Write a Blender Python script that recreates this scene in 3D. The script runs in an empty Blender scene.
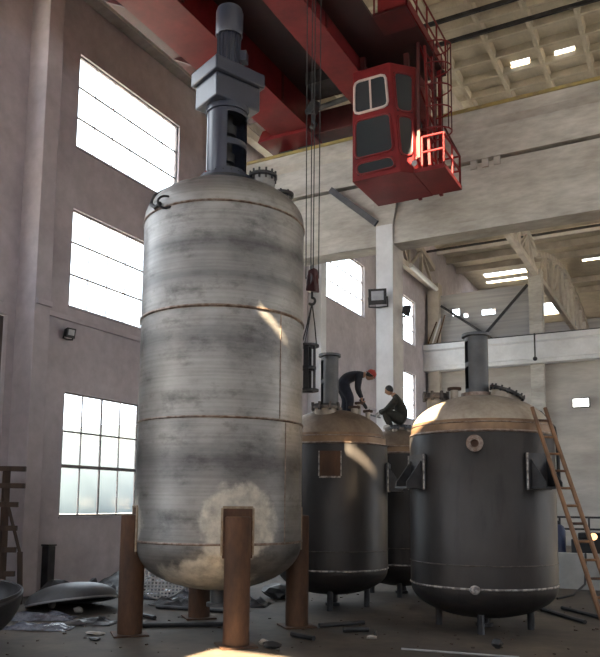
import bpy, bmesh, math, random
from mathutils import Vector, Matrix
random.seed(7)
SC = bpy.context.scene
COL = SC.collection
PI = math.pi
R_ = math.radians

# ---------------------------------------------------------------- camera
# The frame is a crop from the lower-cut photograph, so the principal point sits below the centre (shift_y).
F_PX, CY = 741.17, 414.76
YAW, PITCH, ROLL = -0.49125, 0.11837, 0.0091457
CAM = Vector((0, 0, 2.4))
fw = Vector((math.sin(YAW) * math.cos(PITCH), math.cos(YAW) * math.cos(PITCH), math.sin(PITCH)))
r0 = Vector((math.cos(YAW), -math.sin(YAW), 0))
u0 = r0.cross(fw)
rt = r0 * math.cos(ROLL) + u0 * math.sin(ROLL)
up = u0 * math.cos(ROLL) - r0 * math.sin(ROLL)
cd = bpy.data.cameras.new('camera')
cd.sensor_fit = 'HORIZONTAL'
cd.sensor_width = 36
cd.lens = 36 * F_PX / 600
cd.shift_y = (CY - 328.5) / 600
cd.clip_end = 500
cam = bpy.data.objects.new('camera', cd)
m = Matrix((rt, up, -fw)).transposed().to_4x4()
m.translation = CAM
cam.matrix_world = m
COL.objects.link(cam)
SC.camera = cam

# ---------------------------------------------------------------- light
W = bpy.data.worlds.new('sky')
SC.world = W
W.use_nodes = True
bg = W.node_tree.nodes['Background']
bg.inputs[0].default_value = (0.86, 0.93, 1.0, 1)
bg.inputs[1].default_value = 9.0
SUN_AZ, SUN_TAN = R_(7), 0.86
sd = bpy.data.lights.new('sun', 'SUN')
sd.energy = 110
sd.color = (1.0, 0.78, 0.50)
sd.angle = R_(0.3)
sun = bpy.data.objects.new('sun', sd)
sun_from = Vector((math.sin(SUN_AZ), -math.cos(SUN_AZ), SUN_TAN)).normalized()
sun.rotation_euler = sun_from.to_track_quat('Z', 'Y').to_euler()
sun.location = sun_from * 60
COL.objects.link(sun)
vs = SC.view_settings
vs.view_transform = 'Standard'
vs.look = 'None'
vs.gamma = 1
vs.use_curve_mapping = False
vs.exposure = -0.42
SC.cycles.use_denoising = True
SC.cycles.max_bounces = 10
SC.cycles.diffuse_bounces = 6
SC.cycles.transparent_max_bounces = 24
SC.cycles.sample_clamp_indirect = 8


def portal(name, c, normal, sx, sy):
    """daylight sampling guide in a window opening: emits nothing itself"""
    l = bpy.data.lights.new(name, 'AREA')
    l.shape = 'RECTANGLE'
    l.size, l.size_y = sx, sy
    l.cycles.is_portal = True
    o = bpy.data.objects.new(name, l)
    n = Vector(normal)
    if abs(n.z) > 0.9:
        o.rotation_euler = (0, 0, 0)
    else:
        o.rotation_euler = (-n).to_track_quat('Z', 'Y').to_euler()
    o.location = c
    COL.objects.link(o)


# ---------------------------------------------------------------- materials
def ramp(nt, fac, stops):
    r = nt.nodes.new('ShaderNodeValToRGB')
    e = r.color_ramp.elements
    while len(e) < len(stops):
        e.new(0.5)
    for k, (p, c) in enumerate(stops):
        e[k].position = p
        e[k].color = (*c, 1) if len(c) == 3 else c
    nt.links.new(fac, r.inputs[0])
    return r.outputs[0]


def newmat(name):
    mt = bpy.data.materials.new(name)
    mt.use_nodes = True
    return mt, mt.node_tree, mt.node_tree.nodes['Principled BSDF']


def coord(nt, scale=(1, 1, 1), kind='Object'):
    t = nt.nodes.new('ShaderNodeTexCoord')
    mp = nt.nodes.new('ShaderNodeMapping')
    mp.inputs['Scale'].default_value = scale
    nt.links.new(t.outputs[kind], mp.inputs[0])
    return mp.outputs[0]


def noise(nt, vec, scale, detail=5, rough=0.6, dist=0.0):
    n = nt.nodes.new('ShaderNodeTexNoise')
    n.inputs['Scale'].default_value = scale
    n.inputs['Detail'].default_value = detail
    n.inputs['Roughness'].default_value = rough
    n.inputs['Distortion'].default_value = dist
    nt.links.new(vec, n.inputs['Vector'])
    return n.outputs['Fac']


def mix(nt, fac, a, b, blend='MIX'):
    x = nt.nodes.new('ShaderNodeMix')
    x.data_type = 'RGBA'
    x.blend_type = blend
    for s, v in ((x.inputs[0], fac), (x.inputs[6], a), (x.inputs[7], b)):
        if hasattr(v, 'links') or hasattr(v, 'is_linked'):
            nt.links.new(v, s)
        elif isinstance(v, (int, float)):
            s.default_value = v
        else:
            s.default_value = (*v, 1)
    return x.outputs[2]


def bump(nt, bsdf, h, strength=0.3, dist=0.02):
    b = nt.nodes.new('ShaderNodeBump')
    b.inputs['Strength'].default_value = strength
    b.inputs['Distance'].default_value = dist
    nt.links.new(h, b.inputs['Height'])
    nt.links.new(b.outputs[0], bsdf.inputs['Normal'])


def M(name, c1, c2=None, rough=0.6, metal=0.0, scale=3.0, stretch=(1, 1, 1), bmp=0.0, lo=0.35, hi=0.65, fine=0.0, spec=0.5):
    mt, nt, b = newmat(name)
    c2 = c2 or tuple(x * 0.7 for x in c1)
    v = coord(nt, stretch)
    n = noise(nt, v, scale)
    col = ramp(nt, n, [(lo, c1), (hi, c2)])
    if fine:
        n2 = noise(nt, v, scale * 7)
        col = mix(nt, fine, col, ramp(nt, n2, [(0.3, (0.25, 0.25, 0.25)), (0.7, (1, 1, 1))]), 'MULTIPLY')
    nt.links.new(col, b.inputs['Base Color'])
    b.inputs['Roughness'].default_value = rough
    b.inputs['Metallic'].default_value = metal
    b.inputs['Specular IOR Level'].default_value = spec
    if bmp:
        bump(nt, b, noise(nt, v, scale * 5), bmp)
    return mt


MAT = {}
MAT['plaster'] = M('grey_plaster', (0.54, 0.505, 0.54), (0.40, 0.37, 0.40), 0.9, scale=0.45, bmp=0.15, fine=0.22)
MAT['whitewash'] = M('whitewashed_concrete', (0.56, 0.55, 0.52), (0.36, 0.34, 0.31), 0.85, scale=0.8, bmp=0.2, stretch=(0.5, 1, 1.6), fine=0.3)
MAT['white_paint'] = M('white_column_paint', (0.80, 0.81, 0.83), (0.66, 0.67, 0.69), 0.7, scale=0.8, bmp=0.1, fine=0.1)
MAT['infill'] = M('stained_infill_render', (0.50, 0.48, 0.45), (0.36, 0.34, 0.32), 0.9, scale=0.6, stretch=(0.4, 1, 1.4), bmp=0.1, fine=0.15)
MAT['panel'] = M('grey_sheeting', (0.40, 0.40, 0.41), (0.30, 0.30, 0.31), 0.7, scale=1.2, stretch=(0.15, 1, 4))
MAT['roofc'] = M('roof_slab_concrete', (0.58, 0.53, 0.43), (0.45, 0.41, 0.33), 0.9, scale=0.9, fine=0.2)
MAT['trussc'] = M('truss_concrete', (0.55, 0.51, 0.45), (0.42, 0.38, 0.33), 0.9, scale=1.2)
MAT['floor'] = M('dusty_concrete_floor', (0.112, 0.088, 0.068), (0.048, 0.039, 0.032), 0.75, scale=0.55, bmp=0.25, fine=0.45)
MAT['ground'] = M('outdoor_ground', (0.42, 0.43, 0.44), (0.33, 0.34, 0.35), 0.95, scale=0.05)
MAT['hill'] = M('hazy_hillside', (0.055, 0.075, 0.09), (0.035, 0.05, 0.062), 1.0, scale=0.05)
MAT['frame'] = M('window_steel', (0.20, 0.18, 0.18), (0.14, 0.12, 0.12), 0.6, scale=4)
MAT['red'] = M('crane_red_paint', (0.20, 0.020, 0.023), (0.13, 0.013, 0.016), 0.42, scale=1.1, fine=0.25, spec=0.25)
MAT['red_deep'] = M('crane_red_deep', (0.085, 0.012, 0.014), (0.045, 0.008, 0.010), 0.5, scale=1.5, fine=0.3)  # darker second tone of the crane red
MAT['red_dark'] = M('near_black_red', (0.030, 0.008, 0.009), (0.018, 0.006, 0.007), 0.6, scale=2)  # near-black red: the darkness of the gaps put into the plate colour
MAT['yellow'] = M('yellow_rail_paint', (0.33, 0.26, 0.08), (0.20, 0.16, 0.08), 0.6, scale=2)
MAT['drive'] = M('blue_grey_enamel', (0.046, 0.054, 0.082), (0.034, 0.040, 0.062), 0.30, scale=2)
MAT['black'] = M('black_metal', (0.02, 0.02, 0.022), (0.012, 0.012, 0.013), 0.5, scale=4)
MAT['rubber'] = M('black_cable', (0.018, 0.018, 0.02), None, 0.6, scale=4)
MAT['rust'] = M('rusty_steel', (0.115, 0.052, 0.025), (0.045, 0.021, 0.012), 0.75, scale=2.2, stretch=(1, 1, 0.35), bmp=0.2, fine=0.4)
MAT['dark_steel'] = M('dark_steel', (0.055, 0.055, 0.06), (0.03, 0.03, 0.033), 0.5, metal=0.5, scale=3)
MAT['grey_steel'] = M('grey_cast_steel', (0.11, 0.115, 0.125), (0.075, 0.08, 0.088), 0.5, metal=0.3, scale=3)
MAT['weld'] = M('burnt_weld', (0.15, 0.10, 0.075), (0.30, 0.25, 0.22), 0.45, metal=0.7, scale=9, bmp=0.4)
MAT['weld_pale'] = M('tan_pad_weld', (0.24, 0.17, 0.11), (0.36, 0.30, 0.23), 0.6, metal=0.2, scale=9, bmp=0.3)
MAT['weld_dark'] = M('dark_weld', (0.05, 0.045, 0.042), (0.13, 0.11, 0.10), 0.5, metal=0.5, scale=9, bmp=0.4)
MAT['chalk'] = M('chalked_weld', (0.42, 0.40, 0.38), (0.15, 0.14, 0.14), 0.9, scale=10, lo=0.42, hi=0.56)
MAT['concrete_pad'] = M('pale_chips', (0.38, 0.36, 0.33), (0.22, 0.2, 0.18), 0.9, scale=6)
MAT['alum'] = M('bare_galvanised_plate', (0.40, 0.41, 0.42), (0.28, 0.29, 0.30), 0.45, metal=0.6, scale=3)
MAT['film'] = M('crumpled_plastic_film', (0.16, 0.17, 0.22), (0.05, 0.05, 0.07), 0.22, scale=5, bmp=0.6)
MAT['tarp'] = M('black_tarpaulin', (0.028, 0.027, 0.032), (0.014, 0.013, 0.016), 0.4, scale=4, bmp=0.5)
MAT['wood'] = M('weathered_timber', (0.075, 0.047, 0.034), (0.04, 0.027, 0.021), 0.8, scale=4, stretch=(1, 1, 0.2))
MAT['bamboo'] = M('orange_ladder_wood', (0.26, 0.13, 0.055), (0.12, 0.06, 0.03), 0.55, scale=5, stretch=(1, 1, 0.4))
MAT['navy'] = M('navy_workwear', (0.022, 0.024, 0.034), (0.014, 0.015, 0.022), 0.9, scale=8)
MAT['jeans'] = M('dark_blue_trousers', (0.02, 0.024, 0.042), (0.013, 0.015, 0.026), 0.9, scale=8)
MAT['olive'] = M('dark_olive_jacket', (0.034, 0.034, 0.026), (0.02, 0.02, 0.016), 0.9, scale=8)
MAT['skin'] = M('skin', (0.36, 0.20, 0.13), (0.30, 0.16, 0.10), 0.55, scale=8)
MAT['hair'] = M('black_hair', (0.012, 0.011, 0.010), None, 0.5, scale=12)
MAT['helmet'] = M('red_helmet_plastic', (0.36, 0.035, 0.022), (0.28, 0.025, 0.018), 0.35, scale=3)
MAT['shoe'] = M('black_shoe', (0.02, 0.02, 0.02), None, 0.6, scale=5)
MAT['glove'] = M('white_cotton_glove', (0.55, 0.54, 0.52), (0.4, 0.39, 0.37), 0.9, scale=9)
MAT['blue'] = M('blue_paint', (0.035, 0.055, 0.13), (0.025, 0.035, 0.08), 0.5, scale=3)
MAT['brown_door'] = M('brown_steel_door', (0.085, 0.06, 0.055), (0.055, 0.04, 0.038), 0.6, scale=1)
MAT['white_low'] = M('white_low_wall', (0.52, 0.54, 0.54), (0.38, 0.39, 0.39), 0.85, scale=0.8, fine=0.15)
MAT['lampface'] = M('lamp_reflector', (0.45, 0.47, 0.5), (0.35, 0.36, 0.4), 0.25, scale=5)
MAT['cabframe'] = M('cream_window_frame', (0.55, 0.46, 0.44), (0.45, 0.37, 0.35), 0.5, scale=3)


def glass(name, tint, refl, rough=0.05, dark=None):
    mt = bpy.data.materials.new(name)
    mt.use_nodes = True
    nt = mt.node_tree
    nt.nodes.clear()
    o = nt.nodes.new('ShaderNodeOutputMaterial')
    t = nt.nodes.new('ShaderNodeBsdfTransparent')
    t.inputs[0].default_value = (*tint, 1)
    g = nt.nodes.new('ShaderNodeBsdfGlossy')
    g.inputs['Roughness'].default_value = rough
    x = nt.nodes.new('ShaderNodeMixShader')
    x.inputs[0].default_value = refl
    nt.links.new(t.outputs[0], x.inputs[1])
    nt.links.new(g.outputs[0], x.inputs[2])
    nt.links.new(x.outputs[0], o.inputs[0])
    return mt


MAT['pane'] = glass('dusty_window_glass', (0.93, 0.95, 0.96), 0.05)
MAT['skyglass'] = glass('skylight_glass', (0.96, 0.96, 0.96), 0.04)
mt, nt, b = newmat('dark_cab_glass')
b.inputs['Base Color'].default_value = (0.035, 0.042, 0.048, 1)
b.inputs['Roughness'].default_value = 0.12
MAT['cabglass'] = mt
mt, nt, b = newmat('bright_opening_glow')
b.inputs['Emission Color'].default_value = (1, 0.97, 0.9, 1)
b.inputs['Emission Strength'].default_value = 6
MAT['opening_glow'] = mt
mt, nt, b = newmat('welding_glow')
b.inputs['Emission Color'].default_value = (1, 0.55, 0.2, 1)
b.inputs['Emission Strength'].default_value = 3
MAT['glow'] = mt


def vessel_steel():
    """stainless plate: mottled, with darker polishing bands at fixed heights"""
    mt, nt, b = newmat('mottled_stainless_plate')
    g = nt.nodes.new('ShaderNodeNewGeometry')
    sp = nt.nodes.new('ShaderNodeSeparateXYZ')
    nt.links.new(g.outputs['Position'], sp.inputs[0])
    mr = nt.nodes.new('ShaderNodeMapRange')
    mr.inputs['From Min'].default_value = 1.0
    mr.inputs['From Max'].default_value = 9.0
    nt.links.new(sp.outputs['Z'], mr.inputs[0])

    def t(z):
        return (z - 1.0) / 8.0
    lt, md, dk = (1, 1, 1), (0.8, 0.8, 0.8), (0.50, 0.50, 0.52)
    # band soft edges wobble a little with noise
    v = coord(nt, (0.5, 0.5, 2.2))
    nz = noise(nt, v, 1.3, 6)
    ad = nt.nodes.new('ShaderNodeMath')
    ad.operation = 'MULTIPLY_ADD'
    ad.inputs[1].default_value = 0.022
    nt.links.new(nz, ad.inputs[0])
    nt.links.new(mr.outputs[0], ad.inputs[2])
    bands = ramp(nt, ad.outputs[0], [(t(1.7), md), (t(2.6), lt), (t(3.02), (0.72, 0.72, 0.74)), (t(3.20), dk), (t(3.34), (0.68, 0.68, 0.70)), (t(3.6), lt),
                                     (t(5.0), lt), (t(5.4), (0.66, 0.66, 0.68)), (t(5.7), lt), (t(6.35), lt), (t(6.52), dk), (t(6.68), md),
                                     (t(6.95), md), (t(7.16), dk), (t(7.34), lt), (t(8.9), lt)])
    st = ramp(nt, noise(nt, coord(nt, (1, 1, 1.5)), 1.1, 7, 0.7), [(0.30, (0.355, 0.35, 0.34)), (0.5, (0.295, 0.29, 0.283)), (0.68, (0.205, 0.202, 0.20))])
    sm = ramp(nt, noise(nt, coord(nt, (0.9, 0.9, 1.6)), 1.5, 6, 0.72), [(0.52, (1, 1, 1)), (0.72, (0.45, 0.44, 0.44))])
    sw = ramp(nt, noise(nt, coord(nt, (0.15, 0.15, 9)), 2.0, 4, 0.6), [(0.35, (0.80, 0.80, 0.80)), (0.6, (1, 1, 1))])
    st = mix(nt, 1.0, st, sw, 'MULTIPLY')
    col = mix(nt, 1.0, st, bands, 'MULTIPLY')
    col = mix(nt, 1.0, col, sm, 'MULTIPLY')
    # pale dye-check powder: around the leg pads and over the bottom head, its own ragged outline
    rag = noise(nt, coord(nt, (1, 1, 1)), 2.4, 5)
    masks = None
    for (cx, cy, cz, rr) in POWDER:
        vm = nt.nodes.new('ShaderNodeVectorMath')
        vm.operation = 'DISTANCE'
        nt.links.new(g.outputs['Position'], vm.inputs[0])
        vm.inputs[1].default_value = (cx, cy, cz)
        a = nt.nodes.new('ShaderNodeMath')
        a.operation = 'MULTIPLY_ADD'
        a.inputs[1].default_value = 0.75
        nt.links.new(rag, a.inputs[0])
        nt.links.new(vm.outputs['Value'], a.inputs[2])
        s = nt.nodes.new('ShaderNodeMapRange')
        s.inputs['From Min'].default_value = rr + 0.47
        s.inputs['From Max'].default_value = rr + 0.34
        nt.links.new(a.outputs[0], s.inputs[0])
        if masks is None:
            masks = s.outputs[0]
        else:
            mx = nt.nodes.new('ShaderNodeMath')
            mx.operation = 'MAXIMUM'
            nt.links.new(masks, mx.inputs[0])
            nt.links.new(s.outputs[0], mx.inputs[1])
            masks = mx.outputs[0]
    pcol = ramp(nt, noise(nt, coord(nt, (1, 1, 1)), 5, 5), [(0.3, (0.60, 0.57, 0.50)), (0.7, (0.40, 0.38, 0.33))])
    fm = nt.nodes.new('ShaderNodeMath')
    fm.operation = 'MULTIPLY'
    fm.inputs[1].default_value = 0.92
    brk = nt.nodes.new('ShaderNodeMapRange')
    brk.inputs['From Min'].default_value = 0.36
    brk.inputs['From Max'].default_value = 0.56
    brk.inputs['To Min'].default_value = 0.35
    nt.links.new(noise(nt, coord(nt, (1, 1, 1)), 3.4, 6, 0.7), brk.inputs[0])
    mm_ = nt.nodes.new('ShaderNodeMath')
    mm_.operation = 'MULTIPLY'
    nt.links.new(masks, mm_.inputs[0])
    nt.links.new(brk.outputs[0], mm_.inputs[1])
    nt.links.new(mm_.outputs[0], fm.inputs[0])
    col = mix(nt, fm.outputs[0], col, pcol)
    nt.links.new(col, b.inputs['Base Color'])
    me = nt.nodes.new('ShaderNodeMapRange')
    me.inputs['To Min'].default_value = 0.62
    me.inputs['To Max'].default_value = 0.05
    nt.links.new(fm.outputs[0], me.inputs[0])
    nt.links.new(me.outputs[0], b.inputs['Metallic'])
    rr = nt.nodes.new('ShaderNodeMapRange')
    rr.inputs['To Min'].default_value = 0.40
    rr.inputs['To Max'].default_value = 0.56
    nt.links.new(noise(nt, coord(nt, (1, 1, 2)), 2.5, 4), rr.inputs[0])
    nt.links.new(rr.outputs[0], b.inputs['Roughness'])
    bump(nt, b, noise(nt, coord(nt, (1, 1, 2)), 1.2, 3), 0.12, 0.03)
    return mt


# ---------------------------------------------------------------- mesh helpers
class B(bmesh.types.BMesh if False else object):
    def __init__(self):
        self.bm = bmesh.new()

    def quad_prism(self, lo, hi):
        """lo, hi: equal-length rings of points -> closed prism"""
        a = [self.bm.verts.new(p) for p in lo]
        c = [self.bm.verts.new(p) for p in hi]
        n = len(a)
        self.bm.faces.new(a[::-1])
        self.bm.faces.new(c)
        for i in range(n):
            j = (i + 1) % n
            self.bm.faces.new((a[i], a[j], c[j], c[i]))
        return self

    def box(self, x0, x1, y0, y1, z0, z1):
        return self.quad_prism([(x0, y0, z0), (x1, y0, z0), (x1, y1, z0), (x0, y1, z0)],
                               [(x0, y0, z1), (x1, y0, z1), (x1, y1, z1), (x0, y1, z1)])

    def obox(self, c, ux, sx, sy, z0, z1):
        """box with its long axis turned to angle ux"""
        u = Vector((math.cos(ux), math.sin(ux)))
        v = Vector((-u.y, u.x))
        c = Vector(c[:2])
        pts = [c + u * (a * sx / 2) + v * (d * sy / 2) for a, d in ((-1, -1), (1, -1), (1, 1), (-1, 1))]
        return self.quad_prism([(p.x, p.y, z0) for p in pts], [(p.x, p.y, z1) for p in pts])

    def beam(self, p, q, w, h, upv=(0, 0, 1)):
        p, q = Vector(p), Vector(q)
        d = (q - p).normalized()
        s = d.cross(Vector(upv))
        if s.length < 1e-4:
            s = d.cross(Vector((1, 0, 0)))
        s.normalize()
        t = s.cross(d)
        ring = [s * (a * w / 2) + t * (c * h / 2) for a, c in ((-1, -1), (1, -1), (1, 1), (-1, 1))]
        return self.quad_prism([p + o for o in ring], [q + o for o in ring])

    def bar(self, p, q, r, seg=8, r2=None):
        p, q = Vector(p), Vector(q)
        r2 = r if r2 is None else r2
        d = (q - p).normalized()
        s = d.orthogonal().normalized()
        t = d.cross(s)
        an = [2 * PI * k / seg for k in range(seg)]
        return self.quad_prism([p + (s * math.cos(a) + t * math.sin(a)) * r for a in an],
                               [q + (s * math.cos(a) + t * math.sin(a)) * r2 for a in an])

    def tube(self, pts, r, seg=8, closed=False):
        pts = [Vector(p) for p in pts]
        n = len(pts)
        rs = r if isinstance(r, (list, tuple)) else [r] * n
        rings = []
        prev = None
        for i, p in enumerate(pts):
            if closed:
                d = pts[(i + 1) % n] - pts[i - 1]
            else:
                d = pts[min(i + 1, n - 1)] - pts[max(i - 1, 0)]
            d.normalize()
            s = d.orthogonal().normalized() if prev is None else (prev - d * prev.dot(d)).normalized()
            prev = s
            t = d.cross(s)
            rings.append([self.bm.verts.new(p + (s * math.cos(2 * PI * k / seg) + t * math.sin(2 * PI * k / seg)) * rs[i]) for k in range(seg)])
        last = n if closed else n - 1
        for i in range(last):
            a, c = rings[i], rings[(i + 1) % n]
            for k in range(seg):
                self.bm.faces.new((a[k], a[(k + 1) % seg], c[(k + 1) % seg], c[k]))
        if not closed:
            self.bm.faces.new(rings[0][::-1])
            self.bm.faces.new(rings[-1])
        return self

    def lathe(self, prof, c=(0, 0, 0), seg=48, axis=None, a0=0.0, a1=2 * PI):
        """prof: (r, h) along the axis from c; full turn, or a0..a1 as an open strip of given thickness"""
        c = Vector(c)
        ax = Vector(axis or (0, 0, 1)).normalized()
        s = Vector((1, 0, 0)) if abs(ax.z) > 0.99 else ax.orthogonal().normalized()
        t = ax.cross(s)
        full = abs(a1 - a0 - 2 * PI) < 1e-6
        na = seg if full else seg + 1
        rings = []
        for r, h in prof:
            if r < 1e-6:
                rings.append([self.bm.verts.new(c + ax * h)] * na)
            else:
                rings.append([self.bm.verts.new(c + ax * h + (s * math.cos(a) + t * math.sin(a)) * r)
                              for a in (a0 + (a1 - a0) * k / seg for k in range(na))])
        for i in range(len(rings) - 1):
            a, d = rings[i], rings[i + 1]
            for k in range(seg):
                j = (k + 1) % na
                vs_ = []
                for v in (a[k], a[j], d[j], d[k]):
                    if v not in vs_:
                        vs_.append(v)
                if len(vs_) > 2:
                    self.bm.faces.new(vs_)
        return self

    def ell(self, c, rx, ry, rz, u=16, v=10, rot=None):
        c = Vector(c)
        rot = rot or Matrix.Identity(3)
        mtx = Matrix.Translation(c) @ rot.to_4x4() @ Matrix.Diagonal((rx, ry, rz, 1))
        bmesh.ops.create_uvsphere(self.bm, u_segments=u, v_segments=v, radius=1, matrix=mtx)
        return self


ORG = {}
KIND = {}


def world_origin(o):
    return ORG.get(o.name, Vector((0, 0, 0)))


def obj(name, b, mat, parent=None, smooth=40, origin=None, bevel=0, kind=None, label=None):
    bm = b.bm if isinstance(b, B) else b
    bmesh.ops.recalc_face_normals(bm, faces=bm.faces)
    me = bpy.data.meshes.new(name)
    bm.to_mesh(me)
    bm.free()
    if origin is None:
        xs = [v.co for v in me.vertices]
        lo = Vector([min(p[i] for p in xs) for i in range(3)])
        hi = Vector([max(p[i] for p in xs) for i in range(3)])
        origin = Vector(((lo.x + hi.x) / 2, (lo.y + hi.y) / 2, lo.z if parent is None else (lo.z + hi.z) / 2))
    origin = Vector(origin)
    me.transform(Matrix.Translation(-origin))
    if smooth:
        me.shade_smooth()
        me.set_sharp_from_angle(angle=R_(smooth))
    for mm in (mat if isinstance(mat, (list, tuple)) else [mat]):
        me.materials.append(MAT[mm])
    o = bpy.data.objects.new(name, me)
    COL.objects.link(o)
    ORG[o.name] = origin
    if parent:
        o.parent = parent
        o.location = origin - world_origin(parent)
    else:
        o.location = origin
    if bevel:
        md = o.modifiers.new('bevel', 'BEVEL')
        md.width = bevel
        md.segments = 2
        md.limit_method = 'ANGLE'
    if kind:
        o['kind'] = kind
    if label:
        o['label'] = label
    return o


def again(src, pos, parent, rotz=0.0, name=None):
    """another piece with the mesh of src, centred at world position pos"""
    o = src.copy()
    if name:
        o.name = name
    COL.objects.link(o)
    o.parent = parent
    ORG[o.name] = Vector(pos)
    o.location = Vector(pos) - (world_origin(parent) if parent else Vector((0, 0, 0)))
    o.rotation_euler = (0, 0, rotz)
    return o


def thing(name, loc, label, cat, group=None):
    o = bpy.data.objects.new(name, None)
    o.empty_display_size = 0.3
    COL.objects.link(o)
    o.location = loc
    ORG[o.name] = Vector(loc)
    o['label'] = label
    o['category'] = cat
    if group:
        o['group'] = group
    return o


def tag(o, label, cat, group=None):
    o['label'] = label
    o['category'] = cat
    if group:
        o['group'] = group
    return o


def struct(name, b, mat, parent=None, **k):
    return obj(name, b, mat, parent, kind='structure' if parent is None else None, **k)


def slab(us, vs_, holes, put, t0, t1):
    """one connected slab on a grid with rectangular holes; put(u, v, t) -> point"""
    us = sorted(set(us) | {h[0] for h in holes} | {h[1] for h in holes})
    vs_ = sorted(set(vs_) | {h[2] for h in holes} | {h[3] for h in holes})
    b = B()
    cache = {}

    def V(i, j, t):
        k = (i, j, t)
        if k not in cache:
            cache[k] = b.bm.verts.new(put(us[i], vs_[j], t))
        return cache[k]

    def solid(i, j):
        if not (0 <= i < len(us) - 1 and 0 <= j < len(vs_) - 1):
            return False
        cu, cv = (us[i] + us[i + 1]) / 2, (vs_[j] + vs_[j + 1]) / 2
        return not any(h[0] < cu < h[1] and h[2] < cv < h[3] for h in holes)
    for i in range(len(us) - 1):
        for j in range(len(vs_) - 1):
            if not solid(i, j):
                continue
            b.bm.faces.new((V(i, j, t0), V(i + 1, j, t0), V(i + 1, j + 1, t0), V(i, j + 1, t0)))
            b.bm.faces.new((V(i, j, t1), V(i, j + 1, t1), V(i + 1, j + 1, t1), V(i + 1, j, t1)))
            for di, dj, e in ((-1, 0, ((i, j), (i, j + 1))), (1, 0, ((i + 1, j), (i + 1, j + 1))), (0, -1, ((i, j), (i + 1, j))), (0, 1, ((i, j + 1), (i + 1, j + 1)))):
                if not solid(i + di, j + dj):
                    (a, c), (d, f) = e
                    b.bm.faces.new((V(a, c, t0), V(d, f, t0), V(d, f, t1), V(a, c, t1)))
    return b


# ---------------------------------------------------------------- the hall
XW = -15.7                     # inner face of the window wall
YB, YC = 21.8, 46.9            # the two crane-beam lines
Y0, Y1 = -20.0, 76.0
XR = 26.0
ZR = 20.0                      # underside of roof ribs
floor = struct('floor', slab([XW - 0.5, XR], [Y0, Y1], [], lambda u, v, t: (u, v, t), -0.3, 0.0), 'floor', origin=(0, 0, 0))

WIN_Y = [(y, y + 4.85) for y in (-9.86, -1.5, 6.85, 15.2, 23.56, 31.92, 40.28, 48.64, 57.0)]
WIN_Z = [(1.97, 5.49), (7.98, 10.9), (12.8, 15.72)]
DOOR = (8.9, 13.1, 0.0, 7.22)
holes = []
for (a, c) in WIN_Y:
    for k, (z0, z1) in enumerate(WIN_Z):
        if (a < 13 and c > 8.9 and z0 < 7.2) or (30 < a < 34 and k < 2) or a > 46:
            continue
        dz = -0.27 if a > 30 else 0.0
        holes.append((a, c, z0 + dz, z1 + dz))
wall_left = struct('wall_left', slab([Y0, Y1], [0, 21.5], holes + [(53.2, 59.6, 16.2, 17.8), (62.0, 69.0, 17.9, 20.4)] + [(DOOR[0], DOOR[1], -1, DOOR[3])], lambda u, v, t: (t, u, v), XW, XW - 0.24), 'plaster', origin=(XW, 20, 0))
# fix: the door hole starts at the floor
PIERS = [-11.7 + 8.36 * k for k in range(10)]
for k, y in enumerate(PIERS):
    if y > 46:
        continue
    b = B().box(XW - 0.05, -15.01, y - 0.03, y + 0.50, 0, 19.6)
    struct('column', b, 'plaster' if y < 25 else 'white_paint', bevel=0.02)
# string courses on the wall: ledge at first-floor height, ledge at eaves height
for (a, c) in [(Y0, 12.9), (13.92, 21.7), (22.3, 30.05), (30.65, 38.4)]:
    struct('trim_1' if a == Y0 else 'trim_2', B().box(XW - 0.02, XW + 0.07, a, c, 7.52, 7.66), 'plaster')
struct('trim_3', B().box(XW - 0.02, XW + 0.42, Y0 + 0.2, YB + 8.0, 17.45, 17.80), 'whitewash')
struct('trim_4', B().box(-15.01, -14.93, 13.38, 13.88, 7.52, 7.66), 'plaster')
d1 = struct('door_1', B().box(XW - 0.20, XW - 0.14, DOOR[0] + 0.02, DOOR[1] - 0.02, 0.02, DOOR[3] - 0.02), 'brown_door')
for k in range(4):
    yy = DOOR[0] + 0.55 + k * 1.03
    obj('door_rib', B().box(XW - 0.14, XW - 0.09, yy - 0.05, yy + 0.05, 0.1, DOOR[3] - 0.1), 'brown_door', d1)

# windows: frame, glazing bars, panes
NC, NR = 6, 3
PROTO = {}


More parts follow.
